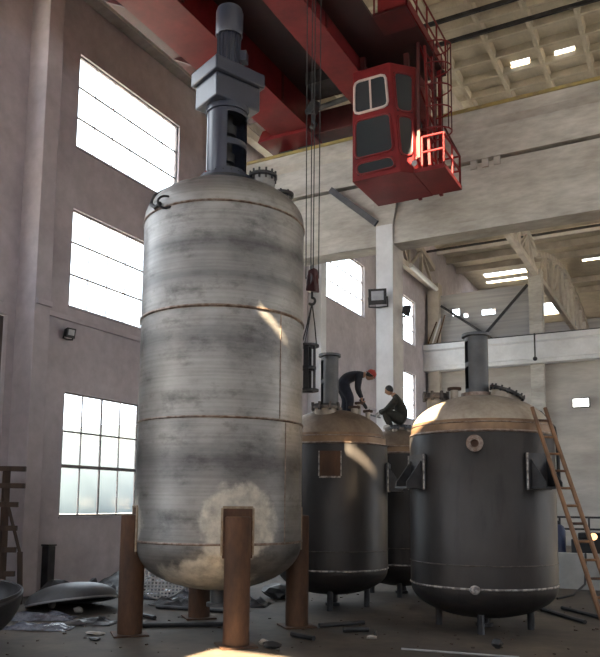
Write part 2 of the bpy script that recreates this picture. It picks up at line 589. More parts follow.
def window(n, a, c, z0, z1, x):
    g = bpy.data.objects.new('window_%d' % n, None)
    COL.objects.link(g)
    g.location = (x, (a + c) / 2, z0)
    ORG[g.name] = Vector(g.location)
    g['kind'] = 'structure'
    low = z1 - z0 > 3.2
    zs = [z0, z0 + (z1 - z0) * (0.40 if low else 1 / 3), z0 + (z1 - z0) * (0.68 if low else 2 / 3), z1]
    t = 0.05
    fb = slab([a, c], [z0, z1], [(a + t, c - t, z0 + t, z1 - t)], lambda u, v, w: (w, u, v), x - 0.035, x + 0.035)
    obj('window_frame', fb, 'frame', g, smooth=0)
    pw = (c - a) / NC
    for i in (1, 2):
        hh = 0.05 if (low and i == 1) else 0.024
        obj('transom', B().box(x - 0.02, x + 0.02, a + t, c - t, zs[i] - hh, zs[i] + hh), 'frame', g, smooth=0)
    for k in range(1, NC):
        hh = 0.018 if not (low and k % 2 == 0) else 0.03
        hh = hh if low else 0.008
        obj('glazing_bar', B().box(x - 0.018, x + 0.018, a + pw * k - hh, a + pw * k + hh, z0 + t, z1 - t), 'frame', g, smooth=0)
    for i in range(NR):
        for k in range(NC):
            ph = zs[i + 1] - zs[i] - 0.05
            key = (round(pw, 3), round(ph, 3))
            pos = Vector((x, a + pw * (k + 0.5), (zs[i] + zs[i + 1]) / 2))
            if key not in PROTO:
                PROTO[key] = obj('pane', B().box(pos.x - 0.003, pos.x + 0.003, pos.y - pw / 2 + 0.02, pos.y + pw / 2 - 0.02, pos.z - ph / 2, pos.z + ph / 2), 'pane', g, smooth=0)
            else:
                again(PROTO[key], pos, g)
    obj('window_sill', B().box(x - 0.05, XW + 0.04, a - 0.03, c + 0.03, z0 - 0.06, z0), 'plaster', g, smooth=0)


n = 0
for (a, c, z0, z1) in holes:
    if a > -12:
        n += 1
        if a > 14 and a < 46:
            window(n, a, c, z0, z1, XW - 0.12)
        portal('window_daylight', (XW - 0.23, (a + c) / 2, (z0 + z1) / 2), (1, 0, 0), c - a, z1 - z0)

# wall behind the camera and end wall, with the same rows of windows
bh = [(x, x + 4.85, z0, z1) for x in (-13.5, -5.1, 3.2, 11.6, 20.0) for (z0, z1) in WIN_Z[1:]]
struct('wall_back', slab([XW - 0.5, XR], [0, 21.5], bh, lambda u, v, t: (u, t, v), Y0, Y0 - 0.5), 'plaster', origin=(0, Y0, 0))
for (a, c, z0, z1) in bh:
    portal('window_daylight', ((a + c) / 2, Y0 - 0.45, (z0 + z1) / 2), (0, 1, 0), c - a, z1 - z0)
rh = [(y, y + 4.85, z0, z1) for y in (24, 30, 36, 42) for (z0, z1) in WIN_Z] + [(y, y + 4.85, *WIN_Z[2]) for y in (-9.86, -1.5, 6.85, 15.2)]
struct('wall_right', slab([Y0, Y1], [0, 21.5], rh, lambda u, v, t: (t, u, v), XR, XR + 0.5), 'plaster', origin=(XR, 20, 0))
for (a, c, z0, z1) in rh:
    portal('window_daylight', (XR + 0.45, (a + c) / 2, (z0 + z1) / 2), (-1, 0, 0), c - a, z1 - z0)
struct('wall_far', slab([XW - 0.5, XR], [0, 21.5], [], lambda u, v, t: (u, t, v), Y1, Y1 + 0.5), 'panel', origin=(0, Y1, 0))


# roof: plain slab over the crane bay, ribbed slab panels over the aisle, plain slab beyond
def roofpoint(px, py, pz, z):
    L = (z - pz) / SUN_TAN
    return px + L * math.sin(SUN_AZ), py - L * math.cos(SUN_AZ)


ZT = ZR + 0.26
SKY1 = []
for (p, sx, sy) in (((-6.64, 11.2, 5.72), 0.30, 0.34), ((-6.64, 15.06, 3.61), 0.52, 0.44), ((-4.90, 14.02, 4.15), 1.05, 1.0),
                    ((-6.30, 9.28, 0.0), 1.7, 2.4), ((-6.05, 18.75, 12.25), 1.1, 1.5)):
    x, y = roofpoint(*p, ZT)
    SKY1.append((x - sx / 2, x + sx / 2, y - sy / 2, y + sy / 2))
# long rooflights added for general light over the crane bay, out of the frame
SKY1 += [(x, x + 1.3, y, y + 3.0) for x in (4.0, 10.0, 16.0) for y in (-9.0, 0.0, 9.0)]
YR0 = 25.4 - 1.27 * 3
ceiling = struct('ceiling', slab([XW - 0.5, XR], [Y0 - 0.5, YR0], SKY1, lambda u, v, t: (u, v, t), ZT, ZT + 0.12), 'roofc', origin=(0, 0, ZT))
for (a, c, d, e) in SKY1:
    portal('rooflight', ((a + c) / 2, (d + e) / 2, ZT + 0.11), (0, 0, -1), c - a, e - d)
PX, PY = 1.67, 1.27
nx0, nx1 = -7, 4
SK2 = {(-1, 2): (-5.90, -5.14, 28.86, 29.06), (0, 2): (-4.20, -3.42, 28.90, 29.10)}
proto = None
rows = int((YC - YR0) / PY) + 1
for i in range(nx0, nx1):
    for j in range(-3, rows - 3):
        xa, ya = -4.68 + PX * i, 25.4 + PY * j
        pos = Vector((xa + PX / 2, ya + PY / 2, ZR + 0.13))
        hole = [SK2[(i, j)]] if (i, j) in SK2 else []
        if proto is not None and not hole:
            again(proto, pos, ceiling)
            continue
        # coffer: outer slab with a recessed middle, ribs along the edges
        b = B()
        w, d = PX / 2, PY / 2
        lo = [(xa, ya), (xa + PX, ya), (xa + PX, ya + PY), (xa, ya + PY)]
        inn = [(xa + 0.09, ya + 0.08), (xa + PX - 0.09, ya + 0.08), (xa + PX - 0.09, ya + PY - 0.08), (xa + 0.09, ya + PY - 0.08)]
        inn2 = [(xa + 0.14, ya + 0.13), (xa + PX - 0.14, ya + 0.13), (xa + PX - 0.14, ya + PY - 0.13), (xa + 0.14, ya + PY - 0.13)]
        A = [b.bm.verts.new((*p, ZR)) for p in lo]
        I = [b.bm.verts.new((*p, ZR)) for p in inn]
        J = [b.bm.verts.new((*p, ZT)) for p in inn2]
        T = [b.bm.verts.new((*p, ZT + 0.10)) for p in lo]
        for q in range(4):
            s = (q + 1) % 4
            b.bm.faces.new((A[q], A[s], I[s], I[q]))
            b.bm.faces.new((I[q], I[s], J[s], J[q]))
            b.bm.faces.new((A[q], T[q], T[s], A[s]))
        if not hole:
            b.bm.faces.new(J[::-1])
            b.bm.faces.new(T)
            proto = obj('roof_panel', b, 'roofc', ceiling, smooth=0, origin=pos)
        else:
            h = hole[0]
            hv = [(h[0], h[2]), (h[1], h[2]), (h[1], h[3]), (h[0], h[3])]
            K = [b.bm.verts.new((*p, ZT)) for p in hv]
            N_ = [b.bm.verts.new((*p, ZT + 0.10)) for p in hv]
            for q in range(4):
                s = (q + 1) % 4
                b.bm.faces.new((J[q], J[s], K[s], K[q]))
                b.bm.faces.new((K[q], K[s], N_[s], N_[q]))
                b.bm.faces.new((T[q], N_[q], N_[s], T[s]))
            p_ = obj('roof_panel', b, 'roofc', ceiling, smooth=0, origin=pos)
            obj('skylight_pane', B().box(h[0], h[1], h[2], h[3], ZT + 0.07, ZT + 0.08), 'skyglass', p_, smooth=0)
            portal('rooflight', ((h[0] + h[1]) / 2, (h[2] + h[3]) / 2, ZT + 0.2), (0, 0, -1), h[1] - h[0], h[3] - h[2])
yr1 = 25.4 + PY * (rows - 3)
xs0, xs1 = -4.68 + PX * nx0, -4.68 + PX * nx1
struct('trim_5', B().box(XW - 0.5, xs0, YR0, yr1, ZT, ZT + 0.12), 'roofc')
SK4 = [(x, x + 2.0, y, y + 1.2) for x in (4.0, 8.0, 12.0, 16.0) for y in (26.0, 32.0, 38.0, 43.0)]  # unseen rooflights added to brighten the aisle
struct('trim_6', slab([xs1, XR], [YR0, yr1], SK4, lambda u, v, t: (u, v, t), ZT, ZT + 0.12), 'roofc')
for (a, c, d, e) in SK4:
    portal('rooflight', ((a + c) / 2, (d + e) / 2, ZT + 0.11), (0, 0, -1), c - a, e - d)
ZR3 = 20.6
SK3 = [(-14.3, -11.0, 57.3, 58.3), (-14.6, -11.3, 59.4, 60.0), (-6.8, -3.0, 57.0, 57.5), (-12.4, -10.6, 68.3, 72.7), (6, 14, 55, 57), (6, 14, 64, 66)]
struct('ceiling_far', slab([XW - 0.5, XR], [yr1 - 0.3, Y1], SK3, lambda u, v, t: (u, v, t), ZR3, ZR3 + 0.12), 'roofc', origin=(0, 60, ZR3))
for (a, c, d, e) in SK3:
    portal('rooflight', ((a + c) / 2, (d + e) / 2, ZR3 + 0.11), (0, 0, -1), c - a, e - d)
for y in (50.0, 52.3, 54.8, 61.5, 64.5):
    struct('purlin', B().box(XW, 6, y - 0.12, y + 0.12, ZR3 - 0.45, ZR3), 'trussc', smooth=0)
# slim dark tie bars under the aisle roof
for y in (24.2, 25.5, 44.6, 47.6):
    struct('tie_bar', B().box(XW, 10, y - 0.05, y + 0.05, ZR - 0.42, ZR - 0.28), 'dark_steel', smooth=0)

# ---- crane beam line: white columns, lower beam, runway beam, rail
for k, x in enumerate((-8.60, -0.24, 8.12, 16.48)):
    c = thing('column', (x, YB, 0), 'x', 'x') if False else struct('column', B().box(x - 0.29, x + 0.29, YB - 0.02, YB + 0.93, 0, 13.0), 'infill', bevel=0.03)
    obj('white_facing', B().box(x - 0.285, x + 0.285, YB - 0.032, YB - 0.02, 0.0, 11.42), 'white_paint', c, smooth=0)  # white facing on the front only; the sides keep the beige tone
    hd = obj('corbel', B().quad_prism([(x - 0.29, YB - 0.02, 11.4), (x + 0.29, YB - 0.02, 11.4), (x + 0.29, YB + 0.9, 11.4), (x - 0.29, YB + 0.9, 11.4)],
                                      [(x - 0.40, YB - 0.14, 12.95), (x + 0.62, YB - 0.14, 12.95), (x + 0.62, YB + 0.9, 12.95), (x - 0.40, YB + 0.9, 12.95)]), 'whitewash', c)
    obj('upper_column', B().box(x - 0.25, x + 0.25, YB + 0.75, YB + 1.3, 12.9, 19.7), 'whitewash', c)
struct('tie_beam', B().box(XW, XR, YB + 0.06, YB + 0.7, 11.06, 12.90), 'whitewash', origin=(0, YB, 11.0))
struct('tie_beam', B().box(XW, XR, YB + 0.02, YB + 0.8, 10.76, 11.06), 'whitewash', origin=(0, YB, 10.8))
rb = struct('runway_beam', B().quad_prism(
    [(XW, YB - 0.05, 12.98), (XW, YB - 0.05, 13.95), (XW, YB - 0.22, 14.12), (XW, YB - 0.22, 14.50), (XW, YB + 0.6, 14.50), (XW, YB + 0.6, 12.98)][::-1],
    [(XR, YB - 0.05, 12.98), (XR, YB - 0.05, 13.95), (XR, YB - 0.22, 14.12), (XR, YB - 0.22, 14.50), (XR, YB + 0.6, 14.50), (XR, YB + 0.6, 12.98)][::-1]), 'whitewash', smooth=20, origin=(0, YB, 13))
obj('crane_rail', B().box(XW + 0.3, XR, YB + 0.10, YB + 0.22, 14.50, 14.66), 'dark_steel', rb, smooth=0)
obj('rail_edge_strip', B().box(XW + 1.6, XR, YB - 0.27, YB - 0.10, 14.50, 14.60), 'yellow', rb, smooth=0)
for k in range(3):
    obj('bearing_pad', B().box(-5.75 + k * 0.36, -5.55 + k * 0.36, YB + 0.0, YB + 0.12, 12.72, 12.98), 'whitewash', rb, smooth=0)
struct('brace', B().beam((-10.5, YB - 0.12, 12.95), (-8.86, YB - 0.05, 11.5), 0.12, 0.2), 'grey_steel', smooth=0)

# ---- second crane-beam line with infill wall below and sheeting above
for x0, x1 in ((-15.5, -14.72), (-8.86, -8.05), (-0.6, 0.2)):
    struct('column', B().box(x0, x1, YC + 0.15, YC + 0.95, 0, 17.2), 'trussc' if x0 < -15 else 'whitewash', bevel=0.03)
cb = struct('runway_beam', B().quad_prism(
    [(XW, YC - 0.32, 12.9), (XW, YC - 0.32, 12.55), (XW, YC - 0.15, 12.45), (XW, YC - 0.15, 11.45), (XW, YC - 0.28, 11.35), (XW, YC - 0.28, 11.15), (XW, YC + 0.5, 11.15), (XW, YC + 0.5, 12.9)],
    [(XR, YC - 0.32, 12.9), (XR, YC - 0.32, 12.55), (XR, YC - 0.15, 12.45), (XR, YC - 0.15, 11.45), (XR, YC - 0.28, 11.35), (XR, YC - 0.28, 11.15), (XR, YC + 0.5, 11.15), (XR, YC + 0.5, 12.9)]), 'white_paint', smooth=15, origin=(0, YC, 11))
obj('crane_rail', B().box(XW, XR, YC - 0.05, YC + 0.08, 12.9, 13.02), 'dark_steel', cb, smooth=0)
struct('wall_infill', slab([XW, XR], [0, 11.3], [], lambda u, v, t: (u, t, v), YC + 0.55, YC + 0.85), 'infill', origin=(0, YC, 0))
struct('wall_sheeting', slab([-14.75, -8.9], [12.9, 16.4], [(-13.92, -13.42, 14.90, 15.36), (-13.15, -12.85, 14.72, 15.0), (-11.95, -11.05, 14.74, 15.10)], lambda u, v, t: (u, t, v), YC + 0.6, YC + 0.68), 'panel', origin=(-12, YC, 13))
struct('brace', B().beam((-14.6, YC + 0.3, 15.6), (-11.2, YC + 0.3, 13.0), 0.12, 0.16), 'dark_steel', smooth=0)
struct('brace', B().beam((-8.9, YC + 0.2, 16.3), (-12.0, YC + 0.2, 13.0), 0.12, 0.16), 'dark_steel', smooth=0)


def truss(x, ya, yb, zlo, rise, nbay, zend):
    """bowstring truss along y"""
    g = bpy.data.objects.new('roof_truss', None)
    COL.objects.link(g)
    g.location = (x, (ya + yb) / 2, zlo)
    ORG[g.name] = Vector(g.location)
    g['kind'] = 'structure'
    obj('bottom_chord', B().beam((x, ya, zlo), (x, yb, zlo), 0.34, 0.34), 'trussc', g, smooth=0)
    pts = []
    for k in range(nbay + 1):
        s = k / nbay
        pts.append(Vector((x, ya + (yb - ya) * s, zend + rise * 4 * s * (1 - s))))
    for k in range(nbay):
        obj('top_chord', B().beam(pts[k], pts[k + 1], 0.34, 0.34), 'trussc', g, smooth=0)
        if k:
            obj('post', B().beam((x, pts[k].y, zlo + 0.17), pts[k] - Vector((0, 0, 0.17)), 0.2, 0.2), 'trussc', g, smooth=0)
        a = Vector((x, pts[k].y, zlo)) if k % 2 == 0 else pts[k]
        c = pts[k + 1] if k % 2 == 0 else Vector((x, pts[k + 1].y, zlo))
        obj('diagonal', B().beam(a, c, 0.16, 0.16), 'trussc', g, smooth=0)


truss(-8.4, YB + 1.0, YC + 0.2, 17.0, 1.5, 10, 18.2)
truss(-15.1, YB + 1.0, YC + 0.2, 16.9, 1.5, 10, 18.2)
truss(-8.3, YC + 0.7, 72.5, 16.75, 2.0, 10, 18.3)
truss(0.0, YB + 1.0, YC + 0.2, 17.0, 1.5, 10, 18.2)
struct('drainpipe', B().bar((-14.85, YC - 5.0, 16.9), (-14.75, YC - 0.2, 16.65), 0.15, 12), 'white_paint')

# ---- outdoors
struct('ground_outside', slab([-300, 300], [-300, 300], [(XW - 0.5, XR, Y0, Y1)], lambda u, v, t: (u, v, t), -0.4, -0.15), 'ground', origin=(0, 0, 0))
b = B()
for k, (hx, hy, rx, ry, rz) in enumerate(((-150, 110, 40, 60, 22), (-150, 190, 40, 80, 26))):
    bb = B().ell((hx, hy, 0), rx, ry, rz, 32, 16)
    o = struct('hill', bb, 'hill')

# ================================================================= vessels
C1 = Vector((-8.13, 11.93, 0))
R1 = 1.585
LEG_A = [R_(-43.8), R_(-132.5), R_(137.5), R_(47.5)]
POWDER = []
for a in LEG_A:
    p = C1 + Vector((math.cos(a), math.sin(a), 0)) * R1
    POWDER.append((p.x, p.y, 2.05, 0.64 if a == LEG_A[0] else 0.42))
n1 = Vector((C1.x, C1.y, 0)).normalized()
pf = C1 - n1 * 0.9
POWDER.append((pf.x - 0.25, pf.y, 1.0, 0.85))
MAT['vessel'] = vessel_steel()


def head(r, z, depth, up_=True, straight=0.08, n=14):
    s = 1 if up_ else -1
    pr = [(r, z), (r, z + s * straight)]
    for k in range(1, n + 1):
        a = PI / 2 * k / n
        pr.append((r * math.cos(a) if k < n else 0.0, z + s * (straight + depth * math.sin(a))))
    return pr


def ring(name, c, r, z, w, mat, parent, seg=96):
    b = B()
    pts = [(c.x + r * math.cos(2 * PI * k / seg), c.y + r * math.sin(2 * PI * k / seg), z) for k in range(seg)]
    b.tube(pts, w, 6, closed=True)
    return obj(name, b, mat, parent)


def flange(name, c, r, h, mat, parent, axis=(0, 0, 1), hole=0.0, bolts=12, seg=32):
    pr = [(hole, 0), (r, 0), (r, h), (hole, h)] if hole else [(0, 0), (r, 0), (r, h), (0, h)]
    if hole:
        pr.append((hole, 0))
    o = obj(name, B().lathe(pr, c, seg, axis), mat, parent)
    return o


def bolts(c, r, n_, h, parent, axis=(0, 0, 1), mat='dark_steel', size=0.022):
    ax = Vector(axis).normalized()
    s = Vector((1, 0, 0)) if abs(ax.z) > 0.99 else ax.orthogonal().normalized()
    t = ax.cross(s)
    b = B()
    for k in range(n_):
        a = 2 * PI * (k + 0.5) / n_
        p = Vector(c) + (s * math.cos(a) + t * math.sin(a)) * r
        b.bar(p - ax * h, p + ax * h, size, 6)
    return obj('flange_bolts', b, mat, parent, smooth=0, kind='stuff')


T1 = thing('reactor_vessel', C1, 'tall stainless steel reactor vessel on rusty legs with blue-grey drive on top', 'tank', )
ZS = [1.68, 3.88, 5.86, 7.80]
for k in range(3):
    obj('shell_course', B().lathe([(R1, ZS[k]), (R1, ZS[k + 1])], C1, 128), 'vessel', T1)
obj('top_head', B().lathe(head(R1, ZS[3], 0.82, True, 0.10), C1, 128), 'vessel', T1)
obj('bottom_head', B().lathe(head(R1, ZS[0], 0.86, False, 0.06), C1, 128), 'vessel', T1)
for z in ZS:
    ring('weld_seam', C1, R1, z, 0.024 if z != 5.86 else 0.032, 'weld', T1)
# vertical weld of the courses
for k, (a, z0, z1) in enumerate(((R_(-8), 1.7, 3.86), (R_(-14), 3.9, 5.84)  , (R_(95), 5.88, 7.78))):
    p = C1 + Vector((math.cos(a), math.sin(a), 0)) * R1
    obj('vertical_weld', B().bar((p.x, p.y, z0), (p.x, p.y, z1), 0.013, 6), 'weld', T1)
for a in LEG_A:
    d = Vector((math.cos(a), math.sin(a), 0))
    p = C1 + d * (R1 + 0.02)
    lg = obj('leg', B().lathe([(0, 0.03), (0.225, 0.03), (0.225, 2.14), (0.20, 2.16), (0, 2.16)], p, 28), 'rust', T1)
    obj('base_plate', B().obox(p, a, 0.62, 0.62, 0, 0.03), 'rust', lg, smooth=0)
    # reinforcing pad: curved plate on the shell behind the leg, with a frame edge at its top
    pad = B()
    hw = 0.165
    ns = 8
    for (ri, ro) in ((R1 + 0.002, R1 + 0.022),):
        lo, hi = [], []
        V = {}
        for i in range(ns + 1):
            aa = a - hw + 2 * hw * i / ns
            for rr in (ri, ro):
                for z in (1.45, 2.30):
                    V[(i, rr, z)] = pad.bm.verts.new(C1 + Vector((math.cos(aa) * rr, math.sin(aa) * rr, z)))
        for i in range(ns):
            for f in (((ro, 1.45), (ro, 2.30)), ((ri, 2.30), (ri, 1.45)), ((ro, 2.30), (ri, 2.30)), ((ri, 1.45), (ro, 1.45))):
                pad.bm.faces.new((V[(i, *f[0])], V[(i + 1, *f[0])], V[(i + 1, *f[1])], V[(i, *f[1])]))
        for i in (0, ns):
            pad.bm.faces.new((V[(i, ri, 1.45)], V[(i, ro, 1.45)], V[(i, ro, 2.30)], V[(i, ri, 2.30)]))
    obj('leg_pad', pad, 'rust', lg)
    arc = [C1 + Vector((math.cos(a + q * 0.165 / 6) * (R1 + 0.02), math.sin(a + q * 0.165 / 6) * (R1 + 0.02), 2.31)) for q in range(-6, 7)]
    obj('pad_weld', B().tube(arc, 0.024, 6), 'weld_pale', lg)
    for s in (-1, 1):
        q = C1 + Vector((math.cos(a + s * 0.172), math.sin(a + s * 0.172), 0)) * (R1 + 0.02)
        obj('pad_weld', B().bar((q.x, q.y, 1.5), (q.x, q.y, 2.30), 0.022, 6), 'weld_pale', lg)
obj('outlet_nozzle', B().lathe([(0, 0.45), (0.20, 0.45), (0.20, 0.52), (0.12, 0.52), (0.12, 0.85)], C1, 24), 'grey_steel', T1)
# fittings on the top head
rgt1 = Vector((-n1.y, n1.x, 0)) * -1          # image right
def on1(lat, dep, z=0):
    p = C1 + rgt1 * lat + n1 * dep
    return Vector((p.x, p.y, z))
p = on1(0.74, -0.12)
mw = obj('manway', B().lathe([(0.24, 8.3), (0.24, 8.90), (0.20, 8.90), (0.20, 8.3)], p, 32), 'vessel', T1)
flange('manway_cover', (p.x, p.y, 8.90), 0.29, 0.06, 'dark_steel', mw)
bolts((p.x, p.y, 8.93), 0.26, 12, 0.10, mw)
p = on1(1.14, 0.02)
nz = obj('nozzle', B().lathe([(0.15, 8.2), (0.15, 8.62), (0.11, 8.62), (0.11, 8.2)], p, 24), 'vessel', T1)
flange('nozzle_flange', (p.x, p.y, 8.60), 0.24, 0.06, 'dark_steel', nz)
bolts((p.x, p.y, 8.63), 0.20, 8, 0.06, nz)
p = on1(-0.55, 0.35)
flange('nozzle_flange', (p.x, p.y, 8.84), 0.20, 0.07, 'grey_steel', T1)
p = on1(-0.95, 0.05)
flange('nozzle_flange', (p.x, p.y, 8.60), 0.12, 0.14, 'grey_steel', T1)
flange('mounting_flange', (C1.x, C1.y, 8.66), 0.60, 0.12, 'dark_steel', T1, seg=48)
flange('mounting_flange', (C1.x, C1.y, 8.78), 0.54, 0.09, 'drive', T1, seg=48)
bolts((C1.x, C1.y, 8.83), 0.50, 20, 0.07, T1)
obj('lifting_pin', B().bar(on1(-0.50, -0.12, 8.62), on1(-0.40, -0.10, 9.0), 0.03, 8), 'red', T1)
# drive: lantern with tall openings, shaft coupling inside, gearbox, motor
va = math.atan2(-n1.y, -n1.x)                  # direction from vessel to camera
op0, op1 = va + R_(0), va + R_(78)            # opening (to the image right)
LR, LT = 0.41, 0.035
def lant_ring(z0, z1):
    return B().lathe([(LR, z0), (LR, z1), (LR - LT, z1), (LR - LT, z0), (LR, z0)], C1, 40)
obj('lantern_base', lant_ring(8.87, 9.00), 'drive', T1)
obj('lantern_top', lant_ring(10.16, 10.34), 'drive', T1)
obj('lantern_band', lant_ring(9.48, 9.60), 'drive', T1)
for (a0, a1) in ((op1, op0 + 2 * PI),):
    obj('lantern_wall', B().lathe([(LR, 8.98), (LR, 10.18), (LR - LT, 10.18), (LR - LT, 8.98), (LR, 8.98)], C1, 24, a0=a0, a1=a1), 'drive', T1)
obj('coupling', B().lathe([(0, 8.86), (0.10, 8.86), (0.10, 9.20), (0.17, 9.22), (0.17, 9.40), (0.11, 9.42), (0.11, 9.78), (0.19, 9.80), (0.19, 10.0), (0.12, 10.02), (0.12, 10.3), (0, 10.3)], C1, 24), 'black', T1)  # black in place of the shade inside the lantern
GA = R_(67.4)
gb = obj('gearbox', B().obox(C1, GA, 1.06, 0.80, 10.36, 10.86), 'drive', T1, bevel=0.03)
obj('gearbox_neck', B().lathe([(0, 10.25), (0.44, 10.25), (0.44, 10.37), (0, 10.37)], C1, 40), 'drive', gb)
obj('gearbox_lid', B().obox(C1, GA, 1.20, 0.96, 10.86, 11.16), 'drive', T1, bevel=0.03)
obj('motor_foot', B().lathe([(0, 11.16), (0.34, 11.16), (0.34, 11.22), (0.24, 11.26), (0, 11.26)], C1, 32), 'drive', T1)
mo = obj('motor', B().lathe([(0, 11.25), (0.215, 11.25), (0.215, 11.94), (0.20, 12.0), (0, 12.0)], C1, 32), 'drive', T1)
b = B()
for k in range(16):
    a = 2 * PI * k / 16
    p = C1 + Vector((math.cos(a), math.sin(a), 0)) * 0.225
    b.obox(p, a, 0.05, 0.012, 11.35, 12.0)
obj('cooling_fins', b, 'drive', mo, smooth=0, kind='stuff')
obj('fan_cowl', B().lathe([(0, 11.98), (0.27, 11.98), (0.285, 12.02), (0.285, 12.50), (0.26, 12.58), (0.1, 12.60), (0, 12.60)], C1, 32), 'drive', T1, smooth=25)
obj('terminal_box', B().obox(C1 + Vector((0.3, 0.12, 0)), R_(20), 0.14, 0.2, 11.4, 11.62), 'drive', T1, bevel=0.01)
# black hose / cable at the shoulder
pts = [on1(-0.55, -0.2, 8.66), on1(-0.85, -0.25, 8.60), on1(-1.15, -0.45, 8.42), on1(-1.35, -0.6, 8.22), on1(-1.40, -0.75, 7.98), on1(-1.30, -0.95, 7.84), on1(-1.20, -1.08, 7.88)]
tag(obj('cable', B().tube(pts, 0.04, 8), 'rubber'), 'black cable draped over the left shoulder of the tall stainless vessel', 'cable')
lo = [on1(-1.10 + 0.14 * math.cos(a), -1.20 + 0.03 * math.sin(a), 7.86 + 0.13 * math.sin(a)) for a in (2 * PI * k / 14 for k in range(14))]
tag(obj('cable_coil', B().tube(lo, 0.022, 8, closed=True), 'rubber'), 'small loop of black cable hanging at the vessel shoulder seam', 'cable')


def primer_shell(name, c1, c2, chalky):
    mt, nt, b = newmat(name)
    v = coord(nt, (1, 1, 0.5))
    col = ramp(nt, noise(nt, v, 0.9, 6), [(0.3, c1), (0.7, c2)])
    st = ramp(nt, noise(nt, coord(nt, (2.5, 2.5, 0.5)), 2.0, 4), [(0.55, (1, 1, 1)), (0.75, chalky)])
    col = mix(nt, 1.0, col, st, 'MULTIPLY')
    nt.links.new(col, b.inputs['Base Color'])
    b.inputs['Metallic'].default_value = 0.35
    rr = nt.nodes.new('ShaderNodeMapRange')
    rr.inputs['To Min'].default_value = 0.36
    rr.inputs['To Max'].default_value = 0.55
    nt.links.new(noise(nt, v, 3, 4), rr.inputs[0])
    nt.links.new(rr.outputs[0], b.inputs['Roughness'])
    bump(nt, b, noise(nt, coord(nt, (1, 1, 3)), 1.5, 3), 0.1, 0.03)
    return mt


MAT['jacket'] = primer_shell('dark_jacket_steel', (0.046, 0.042, 0.042), (0.025, 0.023, 0.023), (0.6, 0.6, 0.62))
MAT['domedark'] = M('brown_stained_head_steel', (0.25, 0.19, 0.14), (0.13, 0.095, 0.07), 0.5, metal=0.4, scale=1.8, fine=0.35, bmp=0.1)
MAT['knuckle'] = M('heat_browned_steel', (0.28, 0.18, 0.105), (0.15, 0.09, 0.055), 0.5, metal=0.4, scale=1.4, fine=0.3)
MAT['domecol'] = M('dull_bare_head_steel', (0.50, 0.45, 0.385), (0.32, 0.275, 0.225), 0.48, metal=0.4, scale=1.6, fine=0.3, bmp=0.1)


def side(C, lat, dep, z=0.0):
    n_ = Vector((C.x, C.y, 0)).normalized()
    r_ = Vector((n_.y, -n_.x, 0))
    p = C + r_ * lat + n_ * dep
    return Vector((p.x, p.y, z))


